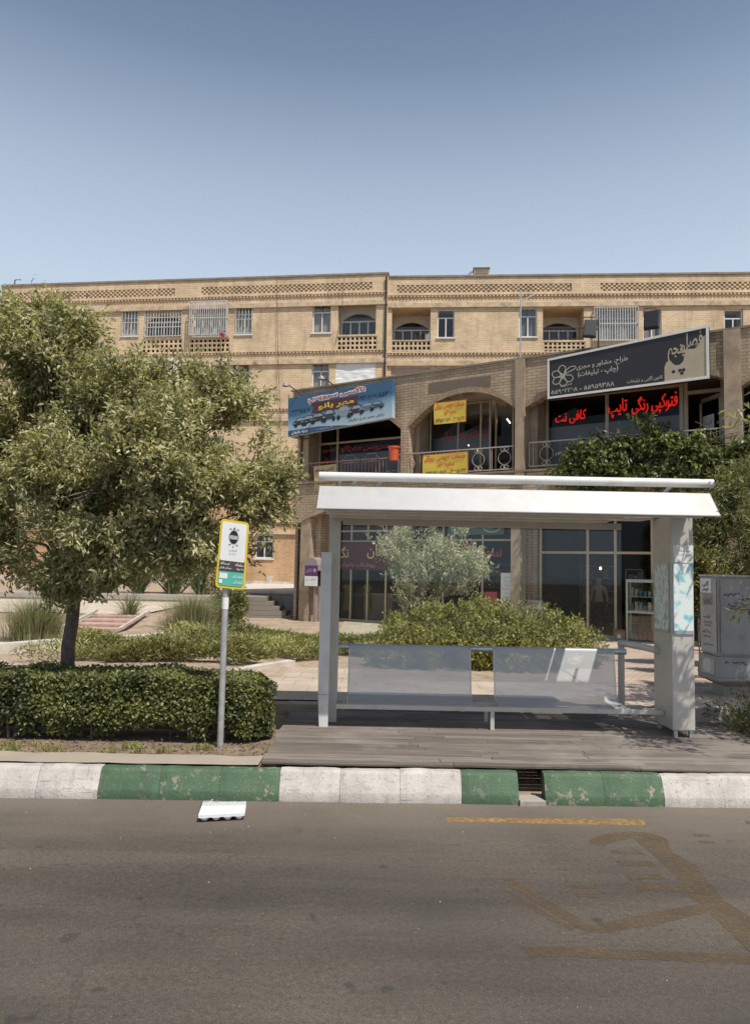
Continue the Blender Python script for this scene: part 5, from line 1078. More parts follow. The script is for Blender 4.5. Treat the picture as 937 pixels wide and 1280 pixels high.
mb = MB(); q.text(mb, 'آژانس مهربانو', .08, .72, .92, .92, .014, .01); q.text(mb, 'شبانه روزی', .2, .45, .85, .6, .014); q.text(mb, 'دارای مجوز رسمی', .1, .18, .9, .32, .014); mb.build('lettering', 'black', cl)
# orange bucket standing on the railing ledge
u_, z_ = A.uz(493, 576, -.1); o = A.world(u_, -.02, z_); t = thing('bucket', 'orange plastic bucket hooked on the balcony between the two railings', 'bucket', A.world(u_, -.16, z_), A.a); mb = MB(); mb.lathe([(0, 0), (.13, 0), (.17, .40), (.20, .41), (.20, .46), (.175, .46), (.165, .42), (.12, .03), (0, .03)], seg=20); smooth_angle(mb.build('pail', 'orange_plastic', t), 40); mb = MB(); mb.tube([(-.19, 0, .44), (-.1, -.14, .40), (.1, -.14, .40), (.19, 0, .44)], .008, 5); mb.build('handle', 'steel', t)
# ---------------------------------------------------------------- billboards
def board(name, label, corners, w, m, th=.18):
    P = [A.uz(x, y, w) for x, y in corners]; loc = Vector((P[3][0], w, P[3][1])); t = thing(name, label, 'shop sign', A.world(*loc), A.a)
    q = Quad(*[Vector((u, w, z))-loc for u, z in P]); b = q.board('panel', m, t, th, .006); mb = MB()
    for s_ in (.12, .5, .88):
        for t_ in (.15, .85): mb.bar(q.at(s_, t_, -th), q.at(s_, t_, -th-.2), .05)
    islands(mb.build('bracket', 'dark_metal', t)); return t, q, b
def taxi_print():
    m, nt, N, L, b = nodes('taxi_sign_print'); tc = N.new('ShaderNodeTexCoord'); sp = N.new('ShaderNodeSeparateXYZ'); L.new(tc.outputs['Object'], sp.inputs[0])
    md = N.new('ShaderNodeMath'); md.operation = 'MULTIPLY_ADD'; md.inputs[1].default_value = -.075; L.new(sp.outputs[0], md.inputs[0]); L.new(sp.outputs[2], md.inputs[2])
    n = tex(nt, 1.3, 3); ma = N.new('ShaderNodeMath'); ma.operation = 'MULTIPLY_ADD'; ma.inputs[1].default_value = .5; L.new(n.outputs[0], ma.inputs[0]); L.new(md.outputs[0], ma.inputs[2])
    r = ramp(nt, ma.outputs[0], [(.30, (.40, .50, .52)), (.62, (.28, .41, .48)), (.90, (.10, .22, .33)), (1.3, (.04, .11, .20))]); r.color_ramp.elements[3].position = 1.0
    v = tex(nt, 2.6, kind='ShaderNodeTexVoronoi'); f = ramp(nt, v.outputs['Distance'], [(.12, (.55, .55, .55)), (.17, (0, 0, 0))]); o = mix(nt, f.outputs[0], r.outputs[0], (.34, .45, .50)); L.new(o, b.inputs['Base Color']); b.inputs['Roughness'].default_value = .45; return m
M['taxi_print'] = taxi_print()
t, q, pb = board('shop_sign', 'blue taxi billboard with a row of cars and a yellow-lettered ribbon', [(360,498),(490,475),(490,522),(360,546)], -.35, 'taxi_print')
def onboard(name, m, fn): mb = MB(); fn(mb); return mb.build(name, m, pb)
flat('sign_navy', (.035, .075, .16), .45); flat('sign_red', (.50, .045, .045), .45); flat('sign_maroon', (.085, .018, .022), .45); flat('sign_bright_yellow', (.72, .56, .04), .45)
onboard('swoosh', 'sign_navy', lambda mb: q.poly(mb, [(0,0),(.62,0),(.50,.06),(.30,.13),(0,.15)], .003))
def halo(mb):
    for dx, dy in ((.006,.02),(-.006,.02),(.006,-.02),(-.006,-.02)): q.text(mb, 'تاکسی سرویس', .21+dx, .80+dy, .76+dx, .965+dy, .004, .03)
onboard('lettering_outline', 'sign_white', halo); onboard('lettering', 'sign_white', lambda mb: q.text(mb, 'ویژه بانوان', .035, .03, .205, .115, .006, .02)); onboard('lettering', 'sign_white', lambda mb: q.text(mb, 'با مدیریت', .29, .035, .45, .075, .006)); onboard('lettering', 'sign_red', lambda mb: q.text(mb, 'تاکسی سرویس', .21, .80, .76, .965, .007, .02))
onboard('ribbon', 'sign_maroon', lambda mb: q.poly(mb, [(.235,.49),(.70,.485),(.675,.62),(.705,.76),(.235,.765),(.265,.63)], .0045))
onboard('lettering', 'sign_bright_yellow', lambda mb: q.text(mb, 'مهر بانو', .31, .535, .655, .715, .009, .03))
onboard('lettering', 'black', lambda mb: q.text(mb, '۳۳۳۷۵۶۱۰', .03, .545, .235, .68, .005, .018)); onboard('lettering', 'black', lambda mb: q.text(mb, '۰۹۳۰۷۰۷۰۸۵۳', .695, .60, .965, .745, .005, .015)); onboard('lettering', 'black', lambda mb: q.text(mb, 'دارای مجوز طرح ترافیک', .60, .07, .93, .17, .005, .01))
cars = [(.05, .20, .16, .25), (.125, .205, .17, .26), (.22, .205, .17, .28), (.345, .195, .145, .33), (.475, .20, .165, .34), (.60, .235, .155, .28), (.70, .27, .15, .25), (.80, .30, .13, .21)]
ccol = [(.02,.03,.035), (.015,.02,.03), (.02,.022,.028), (.03,.04,.06), (.22,.27,.30), (.05,.02,.03), (.10,.15,.22), (.04,.06,.10)]
for (s0, t0, w_, h_), cc in zip(cars, ccol):
    mb = MB(); q.poly(mb, [(s0+w_*a, t0+h_*b) for a, b in [(0,.2),(.02,.55),(.15,.66),(.30,.98),(.72,1.0),(.88,.64),(.99,.55),(1,.2)]], .004+.0007*cars.index((s0,t0,w_,h_))); k_ = .0075+.0007*cars.index((s0,t0,w_,h_))
    mb.cur = 1; q.poly(mb, [(s0+w_*a, t0+h_*b) for a, b in [(.22,.64),(.33,.9),(.68,.9),(.80,.64)]], k_); q.rect(mb, s0+w_*.06, t0+h_*.4, s0+w_*.2, t0+h_*.48, k_); q.rect(mb, s0+w_*.8, t0+h_*.4, s0+w_*.94, t0+h_*.48, k_)
    mb.cur = 2; q.poly(mb, ring(s0+w_*.2, t0+h_*.17, w_*.11, h_*.19, 10), k_); q.poly(mb, ring(s0+w_*.8, t0+h_*.17, w_*.11, h_*.19, 10), k_)
    mb.build('printed_car', [flat('car_%d' % cars.index((s0,t0,w_,h_)), cc, .4), flat('car_window', (.28, .33, .36), .4), 'black'], pb)
for s_, lab in ((.14, 0), (.50, 1)):
    loc = q.at(s_, 1.0, -.1); mb = MB(); e = loc+Vector((-.35, -.45, .38)); mb.tube([loc, loc+Vector((-.2, -.2, .22)), e], .02, 6); lp = mb.build('lamp_arm', 'dark_metal', t); mb = MB(); mb.lathe([(.02, .10), (.07, .08), (.13, -.03), (.12, -.03), (.05, .05), (0, .06)], (e.x-.05, e.y-.05, e.z-.04), 14); mb.build('lamp_shade', flat('lamp_grey', (.25, .23, .21), .5), lp)
mb = MB(); e = q.at(0, .6, -.05); mb.tube([q.at(.1, 0, -.1), q.at(.12, -.1, -.12), q.at(.2, -.12, -.15), q.at(.25, .02, -.2)], .02, 6); mb.tube([q.at(-.01, 1.12, -.1), q.at(-.01, .2, -.1)], .012, 5); mb.build('cable', 'dark_metal', t)
M['sign_dark'] = mat('charcoal_sign_face', (.020, .0185, .019), .5, var=.15, scale=2); flat('sign_beige', (.40, .335, .235), .5)
t, q, pb = board('shop_sign', 'long charcoal billboard with beige flower outline and calligraphy panel', [(684,449),(885,406),(886,473),(684,499)], -.35, 'sign_dark')
mb = MB()
for a in ((0,0,1,.05),(0,.95,1,1),(0,.05,.012,.95),(.985,.05,1,.95)): mb.prism([(a[0],a[1]),(a[2],a[1]),(a[2],a[3]),(a[0],a[3])], lambda x, y: q.at(x, y, .025), lambda x, y: q.at(x, y, -.02))
mb.build('frame', 'frame_white', t)
wid, hei = 4.26, 1.28
def mq(x, y): return (x/wid, y/hei)
cxm, cym = .44, .66; mb = MB()
for k in range(5):
    a = R(90+60*k) if k < 5 else 0; a = R([95, 155, 215, 275, 330][k]); P = []
    for i in range(22):
        b = 2*math.pi*i/22; l = .175+.155*math.cos(b); s_ = .10*math.sin(b)*(1.1 if math.cos(b) > 0 else .8)
        P.append(mq(cxm+l*math.cos(a)-s_*math.sin(a), cym+l*math.sin(a)+s_*math.cos(a)))
    q.line(mb, P, .022, .004, True)
P = [mq(cxm+.06+x, cym+.05+y) for x, y in ((0,0),(.05,.12),(.16,.19),(.28,.19),(.33,.15),(.26,.09),(.15,.05),(0,0))]; q.line(mb, P, .022, .005); q.line(mb, ring(*mq(cxm, cym), .055/wid, .055/hei, 14), .022, .0055, True)
mb.build('flower_emblem', flat('beige_letter', (.46, .42, .34), .5), pb); mb = MB()
q.text(mb, 'طراح، مشاور و مجری', .195, .56, .525, .72, .005, .012, .0); mb.build('lettering', 'beige_letter', pb); mb = MB(); q.text(mb, '(چاپ - تبلیغات)', .205, .39, .465, .55, .005, .012); mb.build('lettering', 'beige_letter', pb); mb = MB(); q.text(mb, '۵۵۹۵۹۳۸۸ - ۵۵۹۶۲۲۶۸', .025, .105, .44, .215, .005, .014); mb.build('lettering', 'beige_letter', pb); mb = MB(); q.text(mb, 'فصل پنجم', .09, .24, .165, .33, .006, .01); mb.build('lettering', 'beige_letter', pb); mb = MB()
q.text(mb, 'کانون آگهی و تبلیغات', .52, .10, .735, .20, .005, .008)
mb.build('lettering', flat('beige_letter', (.46, .42, .34), .5), pb)
mb = MB(); q.poly(mb, [(.745,.052),(.745,.33),(.755,.42),(.775,.47),(.79,.40),(.81,.34),(.835,.34),(.855,.40),(.865,.56),(.88,.62),(.92,.60),(.945,.66),(.965,.80),(.984,.82),(.984,.052)], .004); q.text(mb, 'فصل', .845, .56, .965, .93, .006, .02); q.text(mb, 'پنجم', .765, .42, .865, .74, .0065, .02); mb.build('calligraphy_panel', 'sign_beige', pb)
mb = MB(); q.poly(mb, ring(.797, .22, .011, .033, 10), .0062); q.poly(mb, ring(.835, .23, .011, .033, 10), .0062); q.poly(mb, ring(.856, .23, .011, .033, 10), .0062); q.poly(mb, ring(.846, .17, .011, .033, 10), .0062); mb.build('calligraphy_dot', 'sign_dark', pb)
# black floodlights on posts above the billboard
for px, py, px2, w_, h_, lab in ((737, 411, 741, .36, .5, 'tilted black floodlight box beside the wide caged window'), (814, 400, 813, .40, .5, 'upright black floodlight box before the narrow curtained window')):
    u_, z_ = A.uz(px, py, -.3); u2, _ = A.uz(px2, py, -.3); t = thing('floodlight', lab, 'floodlight', A.world(u_, -.3, z_), A.a, 'floodlights above the billboard'); mb = MB(); mb.box(-w_/2, w_/2, -.05, .06, -.27, .27)
    b_ = mb.build('housing', 'dark_metal', t, bevel=.02); b_.rotation_euler = (R(-14), R(7 if px < 780 else 0), R(18 if px < 780 else 0)); mb = MB(); mb.box(-w_/2+.03, w_/2-.03, -.06, -.051, -.23, .23); mb.build('lens', 'black', b_); mb = MB(); mb.tube([(u2-u_+.1, .14, -1.1), (u2-u_+.1, .14, .3)], .025, 6); mb.tube([(u2-u_+.1, .14, .0), (0, .1, .0)], .02, 6); mb.tube([(-.2, .0, .36), (.1, .14, .36)], .015, 5); mb.build('bracket', 'dark_metal', t)
# thin pole with a short arm on the arcade roof
u_, z0 = A.uz(650, 450, .2); zt_ = A.uz(650, 363, .2)[1]; t = thing('aerial_pole', 'thin pole with a short slanted arm on the arcade parapet', 'pole', A.world(u_, .2, ZP)); mb = MB(); mb.tube([(0,0,-.1), (0,0,zt_-ZP)], .022, 6); mb.build('pole', 'galv', t); mb = MB(); mb.tube([(0,0,zt_-ZP-.35), (.45,0,zt_-ZP-.1)], .018, 6); mb.build('arm', 'galv', t)
# creeper on the balcony
TO = A.world(11.5, -.1, 4.7); cr_ = thing('creeper', 'dense green creeper spilling over the upper balcony below the neon', 'creeper', TO, A.a)
L_ = []
for i in range(26):
    px = 720+i*9.5; 
    for k in range(3):
        top_ = {0: 552, 1: 568, 2: 584}[k]+(8 if px < 760 else 0)+(0 if px < 800 or px > 860 else -3); u_, z_ = A.uz(px+random.uniform(-6, 6), top_+random.uniform(0, 18), -.2); L_.append(((u_-11.5, random.uniform(-.25, .25), z_-4.7), (.36, .36, .26)))
for px, py in ((801, 526), (806, 534), (735, 556), (880, 538), (850, 542), (700, 590), (712, 588)): 
    u_, z_ = A.uz(px, py, -.2); L_.append(((u_-11.5, 0, z_-4.7), (.2, .25, .2)))
crown('leaves', L_, 1300, 18, .13, .085, 'ivy_leaf', cr_, spread=.10, droop=.6, outward=.8, gap=.34, gs=2.0, inner=.3, seed=9, spray=.38, lift=-.15)
mb = MB(); [limb(mb, (random.uniform(-1.3, 5), .1, -.1), (random.uniform(-1.3, 5), random.uniform(-.3, .2), random.uniform(.3, 1.1)), .015, .006, .12, 5, 4) for _ in range(30)]; mb.build('stem', 'bark', cr_)
# ---------------------------------------------------------------- the man in the shop
def person():
    o = A.world(*(lambda u: (u, 3.2, -.10))(A.u(748, 3.2))); t = thing('person', 'man in pale shirt and dark trousers standing inside the shop', 'person', o, A.a)
    J = {}; V = []; Ed = []; Rr = []
    def v(n, p, r, par=None):
        J[n] = len(V); V.append(p); Rr.append(r)
        if par: Ed.append((J[par], J[n]))
    v('pel', (0,0,.95), .15); v('wa', (0,0,1.10), .13, 'pel'); v('ch', (0,-.01,1.30), .155, 'wa'); v('up', (0,0,1.43), .115, 'ch'); v('nk', (0,-.01,1.52), .055, 'up'); v('hd0', (0,-.02,1.60), .075, 'nk'); v('hd', (0,-.02,1.70), .095, 'hd0'); v('hd2', (0,-.01,1.77), .065, 'hd'); v('nose', (0,-.125,1.665), .012, 'hd')
    for s in (-1, 1):
        k = str(s); v('ear'+k, (s*.10,-.005,1.68), .014, 'hd'); v('sh'+k, (s*.19,0,1.41), .065, 'up'); v('el'+k, (s*.25,.03,1.13), .045, 'sh'+k); v('wr'+k, (s*.27,-.06,.90), .03, 'el'+k); v('pa'+k, (s*.275,-.08,.83), .032, 'wr'+k)
        for i in range(4): y = -.115+.024*i; v('f%d' % i+k, (s*.28,y,.77), .0095, 'pa'+k); v('g%d' % i+k, (s*.272,y-.004,.725-.008*(i in (0,3))+.0), .008, 'f%d' % i+k)
        v('th'+k, (s*.255,-.125,.80), .011, 'pa'+k); v('ti'+k, (s*.25,-.14,.765), .009, 'th'+k)
        v('hp'+k, (s*.10,0,.88), .10, 'pel'); v('kn'+k, (s*.115,-.02,.49), .062, 'hp'+k); v('an'+k, (s*.125,.02,.09), .042, 'kn'+k); v('fo'+k, (s*.14,-.14,.04), .035, 'an'+k)
    me = bpy.data.meshes.new('body'); me.from_pydata(V, Ed, []); ob = bpy.data.objects.new('body', me); COL.objects.link(ob)
    md = ob.modifiers.new('Skin', 'SKIN'); md.use_smooth_shade = True
    for i, sv in enumerate(me.skin_vertices[0].data): sv.radius = (Rr[i], Rr[i]*(.72 if i in (J['wa'], J['ch'], J['pel'], J['up']) else 1)); sv.use_root = (i == 0)
    ss = ob.modifiers.new('Sub', 'SUBSURF'); ss.levels = 2
    m2 = bpy.data.meshes.new_from_object(ob.evaluated_get(bpy.context.evaluated_depsgraph_get())); ob.modifiers.clear(); ob.data = m2; ob.parent = t
    for n_ in ('skin', 'shirt', 'trousers', 'hair'): m2.materials.append(M[n_])
    for p in m2.polygons:
        c = p.center; arm = abs(c.x) > .215; p.use_smooth = True
        p.material_index = 0 if (c.z > 1.49 or (arm and c.z < .92)) else (1 if c.z > .97 else (2 if c.z > .09 else 3))
    h = MB(); rows = []
    for j in range(7):
        th_ = j/6*R(95); rows.append([(.108*math.sin(th_)*math.cos(a), .01+.112*math.sin(th_)*math.sin(a), 1.715+.108*math.cos(th_)-(.05*max(0, math.sin(a)) if j > 4 else 0)) for a in [2*math.pi*k/18 for k in range(19)]])
    for j in range(6): h.strip(rows[j], rows[j+1])
    smooth_angle(h.build('hair', 'hair', t)); e = MB()
    for s in (-1, 1): e.lathe([(0,-.012),(.012,0),(0,.012)], (s*.035, -.108, 1.695), 8)
    e.build('eye', 'black', t); e = MB(); e.box(-.026, .026, -.112, -.10, 1.615, 1.623); e.build('mouth', flat('lip', (.25, .10, .08)), t)
person()
# ================================================================== APARTMENT BLOCKS
def window(B, fr, r, style='plain', w=.16):
    """r = (u0,z0,u1,z1) opening; frame, panes, then grille or curtain as sub-parts"""
    u0, z0, u1, z1 = r; m = MB(); f = .07
    m.box(u0, u1, w-.04, w+.04, z0, z0+f); m.box(u0, u1, w-.04, w+.04, z1-f, z1)
    zt = z0+(z1-z0)*.70
    um = [(u0+u1)/2] if style != 'wide' else [u0+(u1-u0)*k/4 for k in (1, 2, 3)]
    for u in [u0+f/2, u1-f/2]: m.box(u-f/2, u+f/2, w-.041, w+.041, z0+f, z1-f)
    m.box(u0+f, u1-f, w-.035, w+.035, zt-.03, zt+.03)
    for u in um: m.box(u-.03, u+.03, w-.036, w+.036, z0+f, zt-.03)
    m.box(u0-.06, u1+.06, -.07, .10, z0-.07, z0-.003)
    o = m.build('window', 'frame_white', B); g = MB(); g.add([(u0, w, z0), (u1, w, z0), (u1, w, z1), (u0, w, z1)], [(0,1,2,3)]); g.build('pane', 'win_glass', o)
    if style in ('curtain', 'curtain_grey', 'grille', 'wide'):
        c = MB(); n = 40; fold = lambda i: w+.12+.035*math.sin(i*1.35)+.01*math.sin(i*.4)
        spans = [(u0+.02, u1-.02)] if style == 'grille' else [(u0+.02, (u0+u1)/2-.02), ((u0+u1)/2+.02, u1-.02)]
        for a, b in spans: c.strip([(a+(b-a)*i/n, fold(i), z0+.05) for i in range(n+1)], [(a+(b-a)*i/n, fold(i+.4), z1-.03) for i in range(n+1)])
        c.build('curtain', 'curtain' if style != 'curtain_grey' else 'curtain_grey', o)
    if style in ('grille', 'bars'):
        c = MB(); n = max(4, int((u1-u0)/.17))
        for i in range(n+1): u = u0+.02+(u1-u0-.04)*i/n; c.bar((u, -.04, z0+.02), (u, -.04, z1-.02), .028)
        for z in (z0+.06, (z0+z1)/2, z1-.06): c.bar((u0, -.05, z), (u1, -.05, z), .03)
        c.build('grille', 'grille', o)
    return o
def lattice(B, r, m='stone', nu=9, nz=3, w=.03):
    u0, z0, u1, z1 = r; mb = MB(); H_ = []; du = (u1-u0)/nu; dz = (z1-z0)/nz
    for i in range(nu):
        for j in range(nz): H_.append((u0+du*(i+.2), z0+dz*(j+.18), u0+du*(i+.8), z0+dz*(j+.80), .12))
    wall(mb, u0, u1, z0, z1, H_, w, .12); return mb.build('lattice_panel', m, B)
def arch_back(B, r, w, fm='plaster', pane='win_glass'):
    """plastered rear wall of a balcony with an arched, glazed opening"""
    u0, z0, u1, z1 = r; zs = z0+(z1-z0)*.55; zc = z0+(z1-z0)*.80; n = 18; a, b = u0+.06, u1-.06
    P = [(a+(b-a)*i/n, zs+(zc-zs)*math.sin(math.pi*i/n)**.75) for i in range(n+1)]
    mb = MB(); mb.strip([(u, w, z) for u, z in P], [(u, w, z1) for u, z in P]); mb.strip([(u, w+.12, z) for u, z in P], [(u, w, z) for u, z in P])
    mb.add([(u0, w, z0), (a, w, z0), (a, w, z1), (u0, w, z1)], [(0,1,2,3)]); mb.add([(b, w, z0), (u1, w, z0), (u1, w, z1), (b, w, z1)], [(0,1,2,3)]); o = mb.build('balcony_wall', fm, B)
    g = MB(); g.add([(u, w+.10, z) for u, z in P]+[(b, w+.10, z0), (a, w+.10, z0)], [tuple(range(n+3))]); g.build('pane', pane, o)
    f = MB()
    for k in range(5): u = a+(b-a)*k/4; f.bar((u, w+.07, z0), (u, w+.07, zs), .07)
    f.bar((a, w+.06, zs), (b, w+.06, zs), .08); f.build('glazing_bar', 'frame_white', o); return o
def cage(B, r, out=.45, m='grille', n=17):
    u0, z0, u1, z1 = r; mb = MB()
    for i in range(n+1): u = u0+(u1-u0)*i/n; mb.bar((u, -out, z0), (u, -out, z1), .035)
    for z in (z0, z1, z0+.5*(z1-z0)): 
        mb.bar((u0, -out, z), (u1, -out, z), .045)
        for u in (u0, u1): mb.bar((u, -out, z), (u, 0, z), .04)
    for u in (u0, u1):
        for k in range(3): mb.bar((u, -out*k/3-.1, z0), (u, -out*k/3-.1, z1), .03)
    return mb.build('window_cage', m, B)
def block(fr, name, label, u0, u1, spec, wins, dz, strips, z_low):
    B = thing(name, label, 'apartment building', fr.o, fr.a)
    px = lambda x0, y0, x1, y1: (min(fr.uz(x0, y1)[0], fr.uz(x1, y1)[0]), fr.uz((x0+x1)/2, y1)[1], max(fr.uz(x0, y1)[0], fr.uz(x1, y0)[0]), fr.uz((x0+x1)/2, y0)[1])
    holes = []; todo = []
    for kind, p, extra in wins:
        r = px(*p); todo.append((kind, r, extra)); d = {'balcony': 1.45, 'arched': 1.0, 'lattice': .16}.get(kind, .9); holes.append(r+(d,))
    Z = lambda v: v+dz
    for a, b in strips: holes.append((a, Z(16.62), b, Z(17.05), .06)); todo.append(('strip', (a, Z(16.62), b, Z(17.05)), None))
    lo = [h for h in holes if h[3] <= z_low]; hi = [h for h in holes if h[1] >= z_low]
    mb = MB(); wall(mb, u0, u1, z_low, Z(17.45), hi, 0, .2); mb.add([(u0,0,-.5),(u0,11,-.5),(u0,11,Z(17.45)),(u0,0,Z(17.45))], [(0,1,2,3)]); mb.add([(u1,0,-.5),(u1,11,-.5),(u1,11,Z(17.45)),(u1,0,Z(17.45))], [(0,1,2,3)]); mb.build('upper_wall', 'brick', B)
    mb = MB(); wall(mb, u0, u1, -.5, z_low-.002, lo, 0, .2); mb.build('lower_wall', 'brick_orange', B)
    mb = MB(); mb.add([(u0,11,-.5),(u1,11,-.5),(u1,11,Z(17.45)),(u0,11,Z(17.45))], [(0,1,2,3)]); mb.add([(u0,.05,Z(17.2)),(u1,.05,Z(17.2)),(u1,11,Z(17.2)),(u0,11,Z(17.2))], [(0,1,2,3)]); mb.build('roof', 'coping', B)
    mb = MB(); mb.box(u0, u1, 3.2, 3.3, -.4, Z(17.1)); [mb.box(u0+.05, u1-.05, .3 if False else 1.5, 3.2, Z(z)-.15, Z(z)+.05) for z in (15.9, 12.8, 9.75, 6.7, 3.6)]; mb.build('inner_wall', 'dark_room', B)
    mb = MB(); mb.box(u0-.04, u1+.04, -.06, .3, Z(17.452), Z(17.55)); mb.build('coping', 'coping', B)
    mb = MB()
    for z in (15.78, 12.62, 9.52, 6.5, 3.45): mb.box(u0, u1, -.11, -.001, Z(z), Z(z)+.24)
    mb.build('stone_band', 'stone', B)
    mb = MB(); k = int((u1-u0)/.19)
    for z in (16.36, 13.22, 10.1, 7.05, 4.0):
        for i in range(k): u = u0+.05+i*.19; mb.box(u, u+.095, -.075, -.001, Z(z), Z(z)+.085)
        mb.box(u0, u1, -.085, -.001, Z(z)+.086, Z(z)+.15)
    mb.build('dentil_course', 'brick', B)
    for kind, r, extra in todo:
        a, b, c, d = r
        if kind == 'strip':
            q_ = MB(); n = int((c-a)/.13); h = (d-b)/4
            for i in range(n):
                for j in range(4):
                    if (i+j) % 2 == 0: q_.box(a+i*.13+.004, a+i*.13+.126, .008, .059, b+j*h+.006, b+(j+1)*h-.006)
            q_.build('lattice_strip', 'brick', B); q_ = MB(); q_.add([(a,.061,b),(c,.061,b),(c,.061,d),(a,.061,d)], [(0,1,2,3)]); q_.build('strip_recess', 'brick_arcade', B)
        elif kind == 'lattice': lattice(B, r, extra or 'brick')
        elif kind == 'balcony':
            arch_back(B, r, 1.4); 
            if extra: 
                q_ = MB(); n = 9
                for i in range(n+1): u = a+(c-a)*i/n; q_.tube([(u, .05, b), (u, .05, b+.65)], .016, 4)
                q_.bar((a, .05, b+.66), (c, .05, b+.66), .04); q_.bar((a, .05, b+.1), (c, .05, b+.1), .03); q_.build('railing', extra, B)
        elif kind == 'glazed_balcony':
            arch_back(B, r, .85); q_ = MB(); q_.add([(a,.1,b),(c,.1,b),(c,.1,d),(a,.1,d)], [(0,1,2,3)]); q_.build('pane', 'glass', B)
        elif kind == 'arched':
            arch_back(B, r, .07, 'brick'); q_ = MB(); n = 13
            for i in range(n+1): u = a+(c-a)*i/n; q_.bar((u, -.03, b), (u, -.03, d-.05), .035)
            for k2 in (.02, .35, .7): q_.bar((a, -.035, b+(d-b)*k2), (c, -.035, b+(d-b)*k2), .04)
            q_.build('grille', 'grille', B)
        elif kind == 'cage': 
            window(B, fr, r, extra or 'wide'); cage(B, (a-.05, b-.03, c+.05, d+.05), .4 if extra is None else .12)
        elif kind == 'tarp':
            q_ = MB(); n = 26; G_ = [[(a+(c-a)*i/n, .02+.02*mnoise.noise(Vector((i*.22, j*.5, 1)))+.03*math.sin(j*.12)*math.sin(i*.2)+.004*math.sin(i*.9+j*.35), b+(d-b)*j/n) for i in range(n+1)] for j in range(n+1)]
            for j in range(n): q_.strip(G_[j], G_[j+1])
            smooth_angle(q_.build('tarpaulin', flat('white_tarp', (.72, .71, .68), .8), B), 60)
        elif kind == 'shutter':
            q_ = MB(); n = 22
            for i in range(n): q_.box(a+(c-a)*i/n+.004, a+(c-a)*(i+1)/n-.004, .08, .12+.02*(i % 2), b, d)
            q_.build('shutter', flat(extra[0], extra[1], .7), B)
        else: window(B, fr, r, kind)
    return B, px
LF = Frame(.52, 38.5, R(-7.5)); RF = Frame(.52, 38.72, R(-4.4))
lw = [('bars', (66,391,90,420), None), ('grille', (152,387,174,420), None), ('arched', (181,387,228,421), None), ('lattice', (177,424,228,441), None), ('cage', (241,381,285,420), None), ('lattice', (237,423,287,440), None), ('grille', (294,381,316,418), None),
      ('curtain', (390,379,414,416), None), ('glazed_balcony', (422,377,470,418), None), ('lattice', (421,420,471,437), 'stone'),
      ('wide', (236,454,280,492), None), ('plain', (288,454,312,490), None), ('curtain', (389,453,412,489), None), ('tarp', (419,452,469,492), None), ('plain', (150,462,176,495), None),
      ('plain', (60,470,90,505), None), ('bars', (150,680,166,696), None), ('plain', (318,668,342,698), None), ('plain', (240,545,280,580), None), ('plain', (100,560,140,600), None)]
rw = [('balcony', (489,384,538,425), None), ('lattice', (489,426,538,444), 'stone'), ('plain', (546,386,568,422), None), ('curtain_grey', (648,384,671,421), None), ('balcony', (678,385,729,425), 'dark_metal'), ('lattice', (679,427,731,441), 'stone'),
      ('cage', (743,386,795,425), 'curtain'), ('curtain', (803,386,826,424), None), ('plain', (905,386,928,424), None), ('shutter', (488,459,537,486), ('pinkish_shutter', (.46, .33, .26))), ('shutter', (546,460,568,486), ('white_shutter', (.62, .60, .56))),
      ('plain', (850,386,874,424), None) if False else ('plain', (648,456,672,480), None)]
us = lambda f, x: f.uz(x, 357)[0]
LBk, lpx = block(LF, 'apartment_building', 'long buff brick apartment block rising behind the street tree', -22.3, -.06, None, lw, 0, [(us(LF,20), us(LF,219)), (us(LF,252), us(LF,465))], 6.5)
RBk, rpx = block(RF, 'apartment_building', 'buff brick apartment block rising behind the charcoal billboard and arcade', -.04, 26, None, rw, -.12, [(us(RF,496), us(RF,714)), (us(RF,750), us(RF,950)), (us(RF,985), us(RF,1150))], 6.5)
# drainpipe at the joint, cables
mb = MB(); mb.tube([(-.14, -.09, .5), (-.14, -.09, 17.3)], .05, 8); mb.build('drainpipe', 'dark_metal', LBk)
u_ = LF.uz(430, 380)[0]; mb = MB(); mb.tube([(u_, -.13, 17.4), (u_-.1, -.13, 15.2), (u_-.4, -.13, 13.6)], .012, 4); u_ = LF.uz(346, 380)[0]; mb.tube([(u_, -.13, 17.4), (u_+.15, -.13, 13.5), (u_+.4, -.13, 10), (u_+.5, -.13, 7)], .016, 4); mb.build('cable', 'bark', LBk)
# plinth of the left block
mb = MB(); mb.box(-22.4, -.5, -.08, -.002, -.3, .95); mb.build('plinth', 'concrete_pale', LBk)
# notice plate on orange wall
r = lpx(333, 720, 341, 734); mb = MB(); mb.box(r[0], r[2], -.04, -.005, r[1], r[3]); mb.build('meter_box', 'concrete_pale', LBk)
